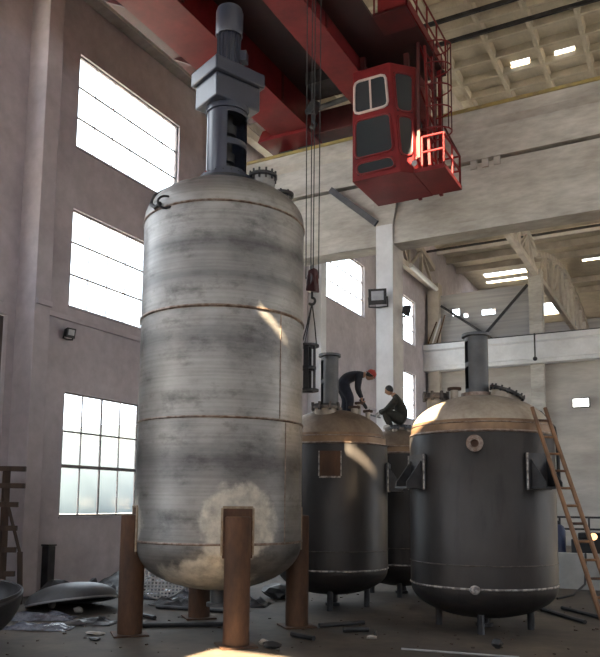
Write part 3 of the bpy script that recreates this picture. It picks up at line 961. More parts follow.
def jacketed(name, C, R, zb, z1, zt, dome, bott, label, lug_angles, lant_h, lant_r, feet=True, plain=(), lant_off=0.0, domem='domecol'):
    t = thing(name, C, label, 'tank', 'dark jacketed reactor vessels')
    obj('jacket_shell', B().lathe([(R - 0.02, z1), (R, z1 + 0.02), (R, zt - 0.04), (R - 0.03, zt)], C, 96), 'jacket', t)
    obj('bottom_head', B().lathe(head(R - 0.01, z1, bott, False, 0.05), C, 96), 'jacket', t)
    hp = head(R - 0.03, zt, dome, True, 0.06)
    obj('knuckle_ring', B().lathe(hp[:4], C, 96), 'knuckle', t)
    obj('top_head', B().lathe(hp[3:], C, 96), domem, t)
    ring('weld_seam', C, R - 0.005, z1, 0.022, 'chalk', t)
    ring('weld_seam', C, R + 0.002, z1 + 0.42, 0.012, 'weld_dark', t)
    ring('weld_seam', C, R - 0.02, zt, 0.028, 'weld', t)
    ring('weld_seam', C, R - 0.045, zt + 0.17, 0.014, 'weld', t)
    za = zt + dome + 0.06
    for a in plain:
        d = Vector((math.cos(a), math.sin(a), 0))
        zc = zt - 0.48
        pl = obj('reinforcing_pad', B().obox(C + d * (R + 0.01), a, 0.07, 0.46, zc - 0.28, zc + 0.28), 'rust', t, smooth=0)
        for q in (-1, 1):
            e = C + d * (R + 0.03) + Vector((-d.y, d.x, 0)) * (q * 0.245)
            obj('pad_weld', B().bar((e.x, e.y, zc - 0.28), (e.x, e.y, zc + 0.28), 0.016, 6), 'chalk', pl)
        obj('pad_weld', B().beam(C + d * (R + 0.03) + Vector((-d.y * -0.24, d.x * -0.24, zc - 0.3)), C + d * (R + 0.03) + Vector((-d.y * 0.24, d.x * 0.24, zc - 0.3)), 0.04, 0.04), 'chalk', pl)
    for a in lug_angles:
        d = Vector((math.cos(a), math.sin(a), 0))
        s = Vector((-d.y, d.x, 0))
        zc = zt - 0.75
        pl = obj('lug_pad', B().obox(C + d * (R + 0.012), a, 0.06, 0.62, zc - 0.34, zc + 0.34), 'dark_steel', t, smooth=0)
        for q in (-1, 1):
            e = C + d * (R + 0.02) + s * (q * 0.22)
            o1 = e + d * 0.34
            w = s * 0.012
            obj('lug_gusset', B().quad_prism([Vector((e.x, e.y, zc - 0.28)) - w, Vector((o1.x, o1.y, zc - 0.28)) - w, Vector((o1.x, o1.y, zc - 0.2)) - w, Vector((e.x, e.y, zc + 0.26)) - w],
                                             [Vector((e.x, e.y, zc - 0.28)) + w, Vector((o1.x, o1.y, zc - 0.28)) + w, Vector((o1.x, o1.y, zc - 0.2)) + w, Vector((e.x, e.y, zc + 0.26)) + w]), 'dark_steel', pl, smooth=0)
        obj('lug_plate', B().obox(C + d * (R + 0.19), a, 0.36, 0.5, zc - 0.32, zc - 0.28), 'dark_steel', pl, smooth=0)
        for q in (-1, 1):
            e = C + d * (R + 0.035) + s * (q * 0.32)
            obj('pad_weld', B().bar((e.x, e.y, zc - 0.34), (e.x, e.y, zc + 0.34), 0.02, 6), 'chalk', pl)
    # lantern for the agitator
    zl = za - 0.03
    L = side(C, lant_off, 0.0)
    flange('lantern_flange', (L.x, L.y, zl), lant_r + 0.09, 0.08, 'weld', t)
    va = math.atan2(-C.y, -C.x)
    o0, o1 = va - R_(85), va - R_(45)
    for (a0, a1) in ((o1, o0 + 2 * PI),):
        obj('lantern_wall', B().lathe([(lant_r, zl + 0.08), (lant_r, zl + lant_h), (lant_r - 0.025, zl + lant_h), (lant_r - 0.025, zl + 0.08), (lant_r, zl + 0.08)], L, 24, a0=a0, a1=a1), 'grey_steel', t)
    rr = [(lant_r, 0), (lant_r, 0.09), (lant_r - 0.025, 0.09), (lant_r - 0.025, 0), (lant_r, 0)]
    for zz in (zl + 0.08, zl + lant_h * 0.5, zl + lant_h - 0.1):
        obj('lantern_band', B().lathe(rr, (L.x, L.y, zz), 36), 'grey_steel', t)
    flange('lantern_top_flange', (L.x, L.y, zl + lant_h), lant_r + 0.06, 0.06, 'grey_steel', t, hole=lant_r - 0.06)
    if feet:
        for a in (va - R_(4), va + R_(86), va + R_(176), va + R_(266)):
            d = Vector((math.cos(a), math.sin(a), 0))
            p = C + d * (R * 0.62)
            obj('support_stub', B().lathe([(0, 0), (0.07, 0), (0.07, z1 - bott * 0.6), (0, z1 - bott * 0.6)], p, 12), 'dark_steel', t)
    obj('outlet_nozzle', B().lathe([(0, 0.02), (0.17, 0.02), (0.17, 0.09), (0.10, 0.09), (0.10, z1 - bott + 0.05)], C, 20), 'dark_steel', t)
    return t, za


C3 = Vector((-3.85, 15.0, 0))
C2 = Vector((-7.70, 16.1, 0))
C4 = Vector((-7.15, 19.25, 0))
v3 = math.atan2(-C3.y, -C3.x)
v2 = math.atan2(-C2.y, -C2.x)


T3, za3 = jacketed('reactor_vessel', C3, 1.43, 0.2, 0.87, 3.77, 0.78, 0.62, 'large dark jacketed vessel at the right, with leaning orange ladder', [v3 - R_(58), v3 + R_(46), v3 + R_(136)], 1.26, 0.235, lant_off=-0.05)
T2, za2 = jacketed('reactor_vessel', C2, 1.30, 0.2, 0.91, 3.76, 0.82, 0.58, 'dark jacketed vessel just right of the tall stainless one, bent worker on top', [v2 + R_(82), v2 - R_(98)], 1.34, 0.215, plain=[v2 - R_(3)], lant_off=-0.09, domem='domedark')
T4, za4 = jacketed('reactor_vessel', C4, 1.28, 0.2, 0.85, 3.72, 0.64, 0.58, 'dark vessel half hidden between two others, worker crouching on its head', [v2 + R_(170)], 0.10, 0.2, domem='domedark')


def headz(R, zt, dome, r):
    return zt + 0.06 + dome * math.sqrt(max(0.0, 1 - (r / (R - 0.03)) ** 2))


# tank 3 fittings: manway with clamps, small nozzle, open manhole cover leaning, side nozzle flange
def manway(T, C, lat, dep, R, zt, dome, r, h, top='weld_dark'):
    p = side(C, lat, dep)
    z = headz(R, zt, dome, math.hypot(lat, dep))
    mw = obj('manway_neck', B().lathe([(r, z - 0.18), (r, z + h), (r - 0.03, z + h), (r - 0.03, z - 0.18)], p, 28), 'domecol', T)
    flange('manway_flange', (p.x, p.y, z + h), r + 0.07, 0.05, 'weld_dark', mw)
    flange('manway_cover', (p.x, p.y, z + h + 0.055), r + 0.05, 0.05, top, mw)
    for k in range(8):
        a = 2 * PI * k / 8
        q = Vector((p.x + (r + 0.06) * math.cos(a), p.y + (r + 0.06) * math.sin(a), 0))
        obj('clamp', B().obox(q, a, 0.06, 0.045, z + h - 0.05, z + h + 0.14), 'weld_dark', mw, smooth=0)  # darker rust, shade put into the clamp colour
    return mw, p, z


manway(T3, C3, -0.88, -0.10, 1.43, 3.77, 0.78, 0.19, 0.12)
p = side(C3, -0.50, -0.25)
z = headz(1.43, 3.77, 0.78, 0.56)
nz = obj('nozzle', B().lathe([(0.08, z - 0.1), (0.08, z + 0.16), (0, z + 0.16)], p, 20), 'domecol', T3)
flange('nozzle_flange', (p.x, p.y, z + 0.16), 0.14, 0.05, 'rust', nz)
# tilted oval manhole with black open cover at the right of the lantern
p = side(C3, 0.50, -0.12)
z = headz(1.43, 3.77, 0.78, 0.51)
ax = (side(C3, 0.42, 0.02) - C3) + Vector((0, 0, 1.0))
mh = obj('manhole_neck', B().lathe([(0.30, -0.10), (0.30, 0.06), (0.26, 0.06), (0.26, -0.10)], (p.x, p.y, z), 32, ax), 'domecol', T3)
obj('manhole_cover', B().lathe([(0, 0.075), (0.37, 0.075), (0.37, 0.12), (0.2, 0.16), (0, 0.17)], (p.x, p.y, z), 32, ax), 'black', mh)
bolts(Vector((p.x, p.y, z)) + ax.normalized() * 0.10, 0.34, 14, 0.06, mh, ax)
tag(obj('cable', B().tube([side(C3, 0.70, -0.2, 4.46), side(C3, 0.9, -0.25, 4.36), side(C3, 1.15, -0.35, 4.2), side(C3, 1.40, -0.34, 3.9), side(C3, 1.46, -0.28, 3.5), side(C3, 1.46, -0.28, 2.8)], 0.035, 8), 'rubber'),
    'thick black cable running down the right shoulder of the large dark vessel', 'cable')
# side nozzle facing the camera
d = Vector((math.cos(v3 - R_(4)), math.sin(v3 - R_(4)), 0))
pc = C3 + d * 1.42
pc.z = 3.52
sn = obj('side_nozzle', B().lathe([(0.10, 0), (0.10, 0.14), (0.075, 0.14), (0.075, 0)], pc, 24, d), 'weld', T3)
obj('nozzle_flange', B().lathe([(0.075, 0.10), (0.155, 0.10), (0.155, 0.135), (0.075, 0.135), (0.075, 0.10)], pc, 24, d), 'weld', sn)
obj('nozzle_bore', B().lathe([(0, 0.05), (0.075, 0.05)], pc, 24, d), 'rust', sn)
bolts(pc + d * 0.13, 0.125, 8, 0.05, sn, d, 'weld', 0.016)
# patch of spatter and run on the lower weld
d = Vector((math.cos(v3 - R_(6)), math.sin(v3 - R_(6)), 0))
pc = C3 + d * 1.425
obj('weld_patch', B().ell((pc.x, pc.y, 0.86), 0.10, 0.10, 0.085, 12, 8), 'chalk', T3)
ol = side(C3, 0.55, -0.85)
p = side(C3, -0.02, -0.92)
obj('drain_pipe', B().bar((p.x, p.y, 0.0), (p.x, p.y, 0.42), 0.028, 10), 'grey_steel', T3)

manway(T2, C2, -0.18, -0.55, 1.30, 3.76, 0.82, 0.26, 0.05, 'black')
p = side(C2, 0.75, 0.05)
z = headz(1.30, 3.76, 0.82, 0.76)
for k, (la, dp, hh, rr) in enumerate(((0.62, -0.1, 0.28, 0.05), (0.84, 0.05, 0.2, 0.06), (0.5, -0.35, 0.14, 0.08))):
    p = side(C2, la, dp)
    z = headz(1.30, 3.76, 0.82, math.hypot(la, dp))
    nz = obj('nozzle', B().lathe([(rr, z - 0.12), (rr, z + hh), (0, z + hh)], p, 16), 'domecol', T2)
    flange('nozzle_flange', (p.x, p.y, z + hh - 0.04), rr + 0.06, 0.05, 'rust', nz)
for k, (la, dp, hh, rr) in enumerate(((0.25, -0.55, 0.10, 0.10), (0.55, -0.35, 0.08, 0.09), (-0.15, -0.6, 0.10, 0.07))):
    p = side(C4, la, dp)
    z = headz(1.28, 3.72, 0.64, math.hypot(la, dp))
    nz = obj('nozzle', B().lathe([(rr, z - 0.12), (rr, z + hh), (0, z + hh)], p, 16), 'domecol', T4)
    flange('nozzle_flange', (p.x, p.y, z + hh - 0.04), rr + 0.06, 0.05, 'grey_steel', nz)
    bolts((p.x, p.y, z + hh), rr + 0.035, 8, 0.05, nz)

# ================================================================= crane
CR = thing('overhead_crane', (-9.5, YB - 0.6, 14.66), 'red overhead travelling crane with hanging operator cab', 'crane')
GZ0, GZ1 = 15.0, 17.0
for (x0, x1) in ((-12.30, -11.05), (-9.02, -8.22)):
    g = obj('girder', B().box(x0, x1, Y0 + 1.5, YB - 0.5, GZ0, GZ1), 'red', CR, origin=(x0, YB, GZ0), smooth=0, bevel=0.03)
    obj('girder_rail', B().box((x0 + x1) / 2 - 0.05, (x0 + x1) / 2 + 0.05, Y0 + 1.5, YB - 0.5, GZ1, GZ1 + 0.1), 'dark_steel', g, smooth=0)
    obj('bottom_flange', B().box(x0 - 0.06, x1 + 0.06, Y0 + 1.5, YB - 0.5, GZ0 - 0.04, GZ0), 'red', g, smooth=0)
    for k in range(9):
        y = YB - 2.6 - k * 2.6
        obj('stiffener', B().box(x1, x1 + 0.05, y, y + 0.08, GZ0 + 0.1, GZ1 - 0.1), 'red_deep', g, smooth=0)
# walkway along the outside of girder 1, seen as a rounded edge against the wall
wk = obj('service_walkway', B().box(-13.25, -12.36, Y0 + 1.5, YB - 1.0, 15.55, 15.63), 'red_deep', CR, smooth=0)
for k in range(4):
    y = YB - 2.4 - k * 2.9
    obj('walkway_bracket', B().quad_prism([(-13.2, y, 15.55), (-12.3, y, 15.55), (-12.3, y, 15.05)], [(-13.2, y + 0.1, 15.55), (-12.3, y + 0.1, 15.55), (-12.3, y + 0.1, 15.05)]), 'red_deep', wk, smooth=0)
# end carriage on the rail, with wheels
ec = obj('end_carriage', B().box(-12.9, -7.4, YB - 0.35, YB + 0.55, 14.95, 15.75), 'red_deep', CR, smooth=0, bevel=0.03)
obj('carriage_nose', B().quad_prism([(-12.95, YB - 0.9, 14.85), (-11.0, YB - 0.9, 14.85), (-11.0, YB + 0.2, 14.85), (-12.95, YB + 0.2, 14.85)],
                                    [(-12.95, YB - 0.6, 15.4), (-11.0, YB - 0.9, 15.4), (-11.0, YB + 0.2, 15.4), (-12.95, YB + 0.2, 15.4)]), 'red', ec, smooth=0)
for x in (-12.4, -11.6, -8.9, -8.1):
    obj('wheel', B().lathe([(0, -0.09), (0.30, -0.09), (0.30, 0.09), (0, 0.09)], (x, YB + 0.16, 14.97), 24, (0, 1, 0)), 'black', ec)
# trolley between the girders
tr = obj('trolley_frame', B().box(-12.0, -8.3, 13.0, 16.4, 17.12, 17.5), 'red_deep', CR, smooth=0)
obj('hoist_drum', B().bar((-11.4, 14.6, 17.9), (-9.2, 14.6, 17.9), 0.42, 20), 'dark_steel', tr)
obj('cross_beam', B().box(-11.05, -9.02, 12.4, 12.7, 16.2, 16.6), 'red', CR, smooth=0)
obj('bus_bar_box', B().box(-10.4, -9.1, YB - 2.2, YB - 1.3, 15.6, 16.2), 'dark_steel', CR, smooth=0)
obj('conduit', B().bar((-10.9, YB - 1.2, 15.3), (-9.1, YB - 1.2, 15.45), 0.09, 10), 'grey_steel', CR)
# cab: lofted from a wider foot to a narrower head, chamfered corner, windows
cz0, cz1 = 11.5, 14.85
lo = [(-8.28, 18.50), (-6.80, 18.46), (-6.52, 18.72), (-6.52, 20.48), (-8.28, 20.48)]
hi = [(-8.28, 18.52), (-7.15, 18.52), (-6.56, 19.10), (-6.56, 20.48), (-8.28, 20.48)]
cab = obj('operator_cab', B().quad_prism([(*p, cz0) for p in lo], [(*p, cz1) for p in hi]), 'red', CR, smooth=0, bevel=0.03)


def cabpt(i, j, s, z, off=0.0):
    """point on the cab wall between corners i and j, fraction s, height z, pushed out by off"""
    k = (z - cz0) / (cz1 - cz0)
    a = Vector(lo[i]).lerp(Vector(hi[i]), k)
    c = Vector(lo[j]).lerp(Vector(hi[j]), k)
    p = a.lerp(c, s)
    d = (c - a).normalized()
    nrm = Vector((d.y, -d.x))
    return Vector((p.x + nrm.x * off, p.y + nrm.y * off, z))


def cabwin(i, j, s0, s1, z0, z1, s0t=None, s1t=None, fr='red', bars=0, wd=0.06, name='cab_window'):
    s0t = s0 if s0t is None else s0t
    s1t = s1 if s1t is None else s1t
    q = [(s0, z0), (s1, z0), (s1t, z1), (s0t, z1)]
    g = obj(name, B().quad_prism([cabpt(i, j, s, z, -0.01) for s, z in q], [cabpt(i, j, s, z, 0.012) for s, z in q]), 'cabglass', cab, smooth=0)
    pts = [cabpt(i, j, s, z, 0.02) for s, z in q]
    # rounded corners for the frame loop
    loop = []
    for k in range(4):
        p, a, c = pts[k], pts[k - 1], pts[(k + 1) % 4]
        loop += [p + (a - p).normalized() * 0.14, p + (a - p).normalized() * 0.04 + (c - p).normalized() * 0.04, p + (c - p).normalized() * 0.14]
    obj('window_frame', B().tube(loop, wd / 2, 8, closed=True), fr, g)
    if bars:
        obj('window_bar', B().bar((pts[0] + pts[1]) / 2, (pts[2] + pts[3]) / 2, wd / 2.4, 8), fr, g)
    return g


cabwin(0, 1, 0.06, 0.88, 13.52, 14.50, fr='cabframe', bars=1, wd=0.075)
cabwin(0, 1, 0.08, 0.90, 12.16, 13.30)
cabwin(0, 1, 0.12, 0.92, 11.66, 12.00, s0t=0.10, s1t=0.86)
cabwin(1, 2, 0.14, 0.88, 13.35, 14.55)
cabwin(1, 2, 0.14, 0.88, 12.0, 13.2)
cabwin(2, 3, 0.10, 0.45, 12.0, 13.4)
cabwin(2, 3, 0.55, 0.92, 11.6, 13.6)
for (x, y) in ((-8.1, 18.9), (-8.1, 20.2), (-6.9, 20.2), (-6.9, 19.3)):
    obj('cab_hanger', B().beam((x, y, cz1), (x, y, 15.7), 0.14, 0.14), 'red_deep', cab, smooth=0)
# dark plate added between the girders to hide the bright roof
obj('inner_cover_plate', B().box(-11.03, -9.75, Y0 + 1.5, YB - 0.6, 16.0, 16.08), 'red_dark', CR, smooth=0)
obj('cable_tray', B().box(-9.75, -9.1, 15.0, YB - 0.6, 16.5, 16.56), 'black', CR, smooth=0)
# walkway box beside girder 2
wb = obj('walkway_box', B().box(-7.15, -6.2, 17.3, 18.2, 15.45, 15.55), 'red_deep', CR, smooth=0)
obj('outer_walkway', B().box(-8.18, -7.15, 10.0, 18.2, 15.45, 15.53), 'red_dark', CR, smooth=0)  # walkway extended as a dark plate to block the bright roof
obj('kick_plate', B().box(-7.0, -6.16, 17.3, 17.36, 15.5, 16.0), 'red', wb, smooth=0)
obj('kick_plate', B().box(-6.22, -6.16, 17.3, 20.6, 15.5, 15.75), 'red', wb, smooth=0)
obj('walkway_deck', B().box(-8.18, -6.2, 18.2, 20.9, 15.45, 15.52), 'red_dark', wb, smooth=0)


def rail(parent, pts, hts, post_every, r=0.028, mat='red'):
    """handrails at the given heights along a polyline of deck points, and posts"""
    for h in hts:
        for a, c in zip(pts[:-1], pts[1:]):
            obj('handrail', B().bar(Vector(a) + Vector((0, 0, h)), Vector(c) + Vector((0, 0, h)), r, 8), mat, parent)
    for a, c in zip(pts[:-1], pts[1:]):
        a, c = Vector(a), Vector(c)
        nn = max(1, round((c - a).length / post_every))
        for k in range(nn + 1):
            p = a.lerp(c, k / nn)
            obj('rail_post', B().bar(p, p + Vector((0, 0, max(hts))), r, 8), mat, parent)


rail(wb, [(-6.2, 17.3, 15.5), (-6.2, 20.85, 15.5)], (0.55, 1.1), 0.8)
rail(wb, [(-7.1, 17.3, 15.5), (-6.2, 17.3, 15.5)], (0.55, 1.1), 0.8)
# balcony of the cab, with railings
PZ = 11.62
pl = obj('cab_balcony', B().box(-6.5, -5.64, 18.75, 20.42, 11.50, PZ), 'red', CR, smooth=0)
rail(pl, [(-6.30, 18.80, PZ), (-5.68, 18.80, PZ), (-5.68, 20.38, PZ), (-6.30, 20.38, PZ)], (0.45, 0.9), 0.8, 0.032)
obj('rail_brace', B().bar((-5.68, 20.38, PZ + 0.9), (-6.12, 20.38, PZ + 1.9), 0.03, 8), 'red_deep', pl)
obj('rail_brace', B().bar((-5.68, 20.38, PZ + 0.5), (-5.95, 20.38, PZ + 0.9), 0.03, 8), 'red_deep', pl)
# caged ladder from balcony to walkway
for y in (19.15, 19.75):
    obj('ladder_stile', B().beam((-6.18, y, PZ), (-6.30, y, 15.5), 0.07, 0.07), 'red', CR, smooth=0)
for k in range(12):
    z = PZ + 0.25 + k * 0.31
    x = -6.18 - 0.12 * (z - PZ) / 3.9
    obj('ladder_rung', B().bar((x, 19.15, z), (x, 19.75, z), 0.022, 8), 'red', CR)
for k in range(5):
    z = 12.9 + k * 0.65
    pts = [(-6.25 + 0.62 * math.sin(a), 19.45 - 0.40 * math.cos(a), z) for a in (PI * q / 8 for q in range(9))]
    obj('cage_hoop', B().tube(pts, 0.022, 6), 'red', CR)
for q in (1, 3, 5, 7):
    a = PI * q / 8
    obj('cage_bar', B().bar((-6.25 + 0.62 * math.sin(a), 19.45 - 0.40 * math.cos(a), 12.9), (-6.25 + 0.62 * math.sin(a), 19.45 - 0.40 * math.cos(a), 15.5), 0.02, 6), 'red_deep', CR)
# lattice hanger frames behind the cab
for x in (-6.95, -6.3):
    obj('hanger_post', B().beam((x, 20.55, 11.5), (x, 20.55, 15.5), 0.10, 0.10), 'red', CR, smooth=0)
for k in range(4):
    z = 11.7 + k * 0.95
    s = 1 if k % 2 else -1
    obj('lattice_bar', B().beam((-6.625 - s * 0.32, 20.55, z), (-6.625 + s * 0.32, 20.55, z + 0.95), 0.06, 0.06), 'red', CR, smooth=0)
    obj('lattice_bar', B().beam((-6.95, 20.55, z), (-6.3, 20.55, z), 0.06, 0.06), 'red', CR, smooth=0)
for k in range(5):
    z = 12.2 + k * 0.66
    ya, yb = (18.95, 20.45) if k % 2 else (20.45, 18.95)
    obj('lattice_bar', B().beam((-6.42, ya, z), (-6.42, yb, z + 0.66), 0.05, 0.05), 'red', CR, smooth=0)
for y in (18.92, 20.46):
    obj('hanger_post', B().beam((-6.42, y, 12.0), (-6.42, y, 15.5), 0.08, 0.08), 'red_deep', CR, smooth=0)
obj('cab_lamp', B().lathe([(0, 0), (0.05, 0), (0.08, 0.12), (0, 0.12)], (-6.48, 18.68, 11.75), 12, (0.3, -1, -0.4)), 'lampface', CR)

# hook, ropes and the load hanging on it
HX = Vector((-7.26, 14.08, 0))
HK = thing('crane_hook', (HX.x, HX.y, 6.95), 'red crane hook block hanging on steel ropes beside the stainless vessel', 'crane hook')
b = B()
blk = obj('hook_block', B().quad_prism([(HX.x - 0.12, HX.y - 0.1, 7.02), (HX.x + 0.14, HX.y - 0.1, 6.98), (HX.x + 0.14, HX.y + 0.1, 6.98), (HX.x - 0.12, HX.y + 0.1, 7.02)],
                                       [(HX.x - 0.06, HX.y - 0.1, 7.48), (HX.x + 0.10, HX.y - 0.1, 7.52), (HX.x + 0.10, HX.y + 0.1, 7.52), (HX.x - 0.06, HX.y + 0.1, 7.48)]), 'red_deep', HK, smooth=0, bevel=0.03)
obj('sheave', B().lathe([(0, -0.08), (0.15, -0.08), (0.12, 0), (0.15, 0.08), (0, 0.08)], (HX.x, HX.y, 7.27), 20, (0.6, 0.8, 0)), 'red_deep', HK)
hk = [(HX.x, HX.y, 7.0), (HX.x, HX.y, 6.86)] + [(HX.x + 0.075 * math.sin(a), HX.y, 6.79 - 0.075 * math.cos(a) + 0.0) for a in (PI - PI * q / 6 * 1.0 for q in range(0, 9))]
obj('hook', B().tube(hk, 0.028, 8), 'black', HK)
for (dx, dy) in ((-0.13, -0.05), (-0.06, 0.05), (0.05, -0.05), (0.13, 0.05)):
    obj('rope', B().bar((HX.x + dx, HX.y + dy, 7.3), (HX.x + dx * 1.25 - 1.3 * 0, HX.y + dy, 17.2), 0.012, 6), 'rubber', HK)
LF = thing('lantern_frame', (HX.x - 0.06, HX.y, 4.80), 'flanged dark steel lantern frame slung from the crane hook', 'machine part')
lc = Vector((HX.x - 0.10, HX.y, 0))
for z in (4.80, 5.78):
    flange('flange', (lc.x, lc.y, z), 0.25, 0.045, 'dark_steel', LF, hole=0.13)
flange('middle_ring', (lc.x, lc.y, 5.28), 0.19, 0.06, 'dark_steel', LF, hole=0.12)
for k in range(4):
    a = R_(15) + PI / 2 * k
    p = lc + Vector((math.cos(a), math.sin(a), 0)) * 0.155
    obj('frame_post', B().obox(p, a, 0.035, 0.11, 4.845, 5.78), 'dark_steel', LF, smooth=0)
SL = thing('lifting_sling', (HX.x - 0.06, HX.y, 5.8), 'thin black wire sling between hook and lantern frame', 'sling')
for k in range(3):
    a = R_(40) + 2 * PI / 3 * k
    p = lc + Vector((math.cos(a) * 0.2, math.sin(a) * 0.2, 5.83))
    obj('sling_leg', B().tube([p, p.lerp(Vector((HX.x, HX.y, 6.75)), 0.5) + Vector((0.01, 0, 0)), Vector((HX.x, HX.y, 6.75))], 0.014, 6), 'rubber', SL)
# the spare upper hook with its pulley below the girder
h2 = thing('pulley_block', (-10.2, 19.8, 14.2), 'black pulley block hanging under the crane girder, above the ropes', 'pulley')
obj('pulley_cheek', B().lathe([(0, -0.1), (0.22, -0.1), (0.22, 0.1), (0, 0.1)], (-10.2, 19.8, 14.9), 18, (0.5, 1, 0)), 'black', h2)
obj('pulley_hook', B().tube([(-10.2, 19.8, 14.8), (-10.2, 19.8, 14.45), (-10.12, 19.8, 14.32), (-10.2, 19.8, 14.2), (-10.3, 19.8, 14.28)], 0.06, 8), 'black', h2)
obj('pulley_rope', B().bar((-10.2, 19.8, 15.0), (-10.2, 19.8, 17.2), 0.02, 6), 'rubber', h2)


# ================================================================= lamps on the structure
def floodlight(loc, face, w, h, label):
    t = thing('floodlight', loc, label, 'floodlight')
    f = Vector(face).normalized()
    s = f.cross(Vector((0, 0, 1))).normalized()
    u = s.cross(f)
    c = Vector(loc)
    def P(a, d, e):
        return c + s * a + u * d + f * e
    obj('housing', B().quad_prism([P(-w * 0.3, -h * 0.3, -0.16), P(w * 0.3, -h * 0.3, -0.16), P(w * 0.3, h * 0.3, -0.16), P(-w * 0.3, h * 0.3, -0.16)],
                                  [P(-w / 2, -h / 2, 0.08), P(w / 2, -h / 2, 0.08), P(w / 2, h / 2, 0.08), P(-w / 2, h / 2, 0.08)]), 'black', t, smooth=0)
    obj('lens', B().quad_prism([P(-w * 0.34, -h * 0.22, 0.08), P(w * 0.34, -h * 0.22, 0.08), P(w * 0.34, h * 0.36, 0.08), P(-w * 0.34, h * 0.36, 0.08)],
                               [P(-w * 0.34, -h * 0.22, 0.095), P(w * 0.34, -h * 0.22, 0.095), P(w * 0.34, h * 0.36, 0.095), P(-w * 0.34, h * 0.36, 0.095)]), 'lampface', t, smooth=0)
    obj('bracket', B().tube([P(-w * 0.52, 0, 0), P(-w * 0.52, -h * 0.62, -0.05), P(0, -h * 0.66, -0.1), P(w * 0.52, -h * 0.62, -0.05), P(w * 0.52, 0, 0)], 0.025, 6), 'black', t)
    return t


floodlight((-8.72, YB - 0.30, 8.96), (0.25, -1, -0.22), 0.58, 0.50, 'black floodlight mounted on the front of the white column')
floodlight((-8.06, YB + 0.62, 8.66), (0.9, 0.5, -0.2), 0.24, 0.34, 'small black floodlight on the far side of the white column')
floodlight((XW + 0.22, 15.06, 7.12), (1, -0.2, -0.2), 0.28, 0.28, 'tiny black lamp on the grey wall between lower and middle windows')
t = thing('bright_opening', (-5.99, YC + 0.5, 8.4), 'bright white glowing rectangle in place of an opening in the far infill wall', 'lamp')
obj('panel_case', B().box(-6.5, -5.48, YC + 0.38, YC + 0.56, 8.30, 8.88), 'grey_steel', t, smooth=0)
obj('glow_face', B().box(-6.44, -5.54, YC + 0.36, YC + 0.38, 8.35, 8.83), 'opening_glow', t, smooth=0)  # added glowing panel standing in for a sunlit opening
t = thing('drop_pole', (-8.45, YC - 0.46, 11.2), 'short dark pole with ball end hanging on the far white beam', 'pole')
obj('pole', B().bar((-8.45, YC - 0.46, 11.45), (-8.45, YC - 0.46, 12.95), 0.05, 8), 'black', t)
obj('bracket', B().box(-8.5, -8.4, YC - 0.47, YC - 0.30, 12.86, 12.94), 'black', t, smooth=0)
obj('ball', B().ell((-8.45, YC - 0.46, 11.36), 0.14, 0.14, 0.14, 12, 8), 'black', t)
for k, (dx, s) in enumerate(((0, 0.25), (0.34, 0.22), (0.68, 0.22))):
    tag(obj('leaning_bar', B().bar((-15.4 + dx * 0.9, YC - 0.1, 13.02), (-15.1 + dx * 0.9 + s, YC + 0.1, 14.5 + 0.2 * k), 0.05, 6), 'rust' if k != 1 else 'white_paint'),
        ['rusty bar, leftmost of three leaning on the far beam', 'white bar leaning between two rusty bars on the far beam', 'rusty bar, rightmost of three leaning on the far beam'][k], 'bar')

# ================================================================= ladder
LD = thing('ladder', (-1.3, 14.0, 0), 'long orange timber ladder leaning on the right-hand dark vessel', 'ladder')
a0, a1 = Vector((-1.42, 13.92, 0)), Vector((-2.66, 14.17, 4.22))
b0, b1 = Vector((-1.18, 14.10, 0)), Vector((-2.46, 14.36, 4.22))
for p, q in ((a0, a1), (b0, b1)):
    obj('ladder_rail', B().bar(p, q, 0.045, 10, 0.036), 'bamboo', LD)
for k in range(13):
    s = (k + 0.6) / 13.4
    obj('ladder_rung', B().bar(a0.lerp(a1, s), b0.lerp(b1, s), 0.024, 8), 'bamboo' if k % 3 else 'rust', LD)

# ================================================================= right background: low wall, railing, clutter
struct('wall_low', B().box(-6.0, 8, 23.0, 23.25, 0, 1.02), 'white_low')
rl = thing('guard_railing', (-2.6, 27, 0), 'dark guard railing behind the low white wall', 'railing')
for z in (1.6, 2.0):
    obj('handrail', B().bar((-5.5, 27, z), (3, 27, z), 0.035, 8), 'dark_steel', rl)
for k in range(9):
    obj('rail_post', B().bar((-5.2 + k * 0.95, 27, 0), (-5.2 + k * 0.95, 27, 2.0), 0.035, 8), 'dark_steel', rl)
gc = thing('gas_cylinder', (-4.05, 25.6, 0), 'blue gas cylinder behind the low white wall, beside the ladder', 'gas cylinder')
obj('cylinder_body', B().lathe([(0, 0), (0.2, 0), (0.2, 1.55), (0.14, 1.72), (0.06, 1.78), (0, 1.78)], (-4.05, 25.6, 0), 20), 'blue', gc)
obj('valve', B().lathe([(0, 1.76), (0.05, 1.76), (0.05, 1.9), (0, 1.9)], (-4.05, 25.6, 0), 12), 'dark_steel', gc)
mc = thing('machine_cabinet', (-2.7, 25.2, 0), 'dark low machine cabinet behind the low white wall', 'machine')
obj('cabinet_body', B().box(-3.6, -1.2, 24.9, 25.9, 0, 1.35), 'dark_steel', mc, bevel=0.03)
obj('cabinet_top', B().box(-3.4, -1.6, 25.0, 25.8, 1.35, 1.55), 'black', mc, bevel=0.03)
fl = thing('work_lamp', (-2.85, 24.6, 1.0), 'small glowing orange work lamp above the low white wall', 'lamp')
obj('lamp_head', B().lathe([(0, 0), (0.07, 0), (0.12, 0.12), (0, 0.12)], (-2.90, 24.6, 1.42), 14, (0.2, -1, 0.3)), 'grey_steel', fl)
obj('glow_face', B().lathe([(0, 0.121), (0.11, 0.121), (0.11, 0.13), (0, 0.13)], (-2.90, 24.6, 1.42), 14, (0.2, -1, 0.3)), 'glow', fl)
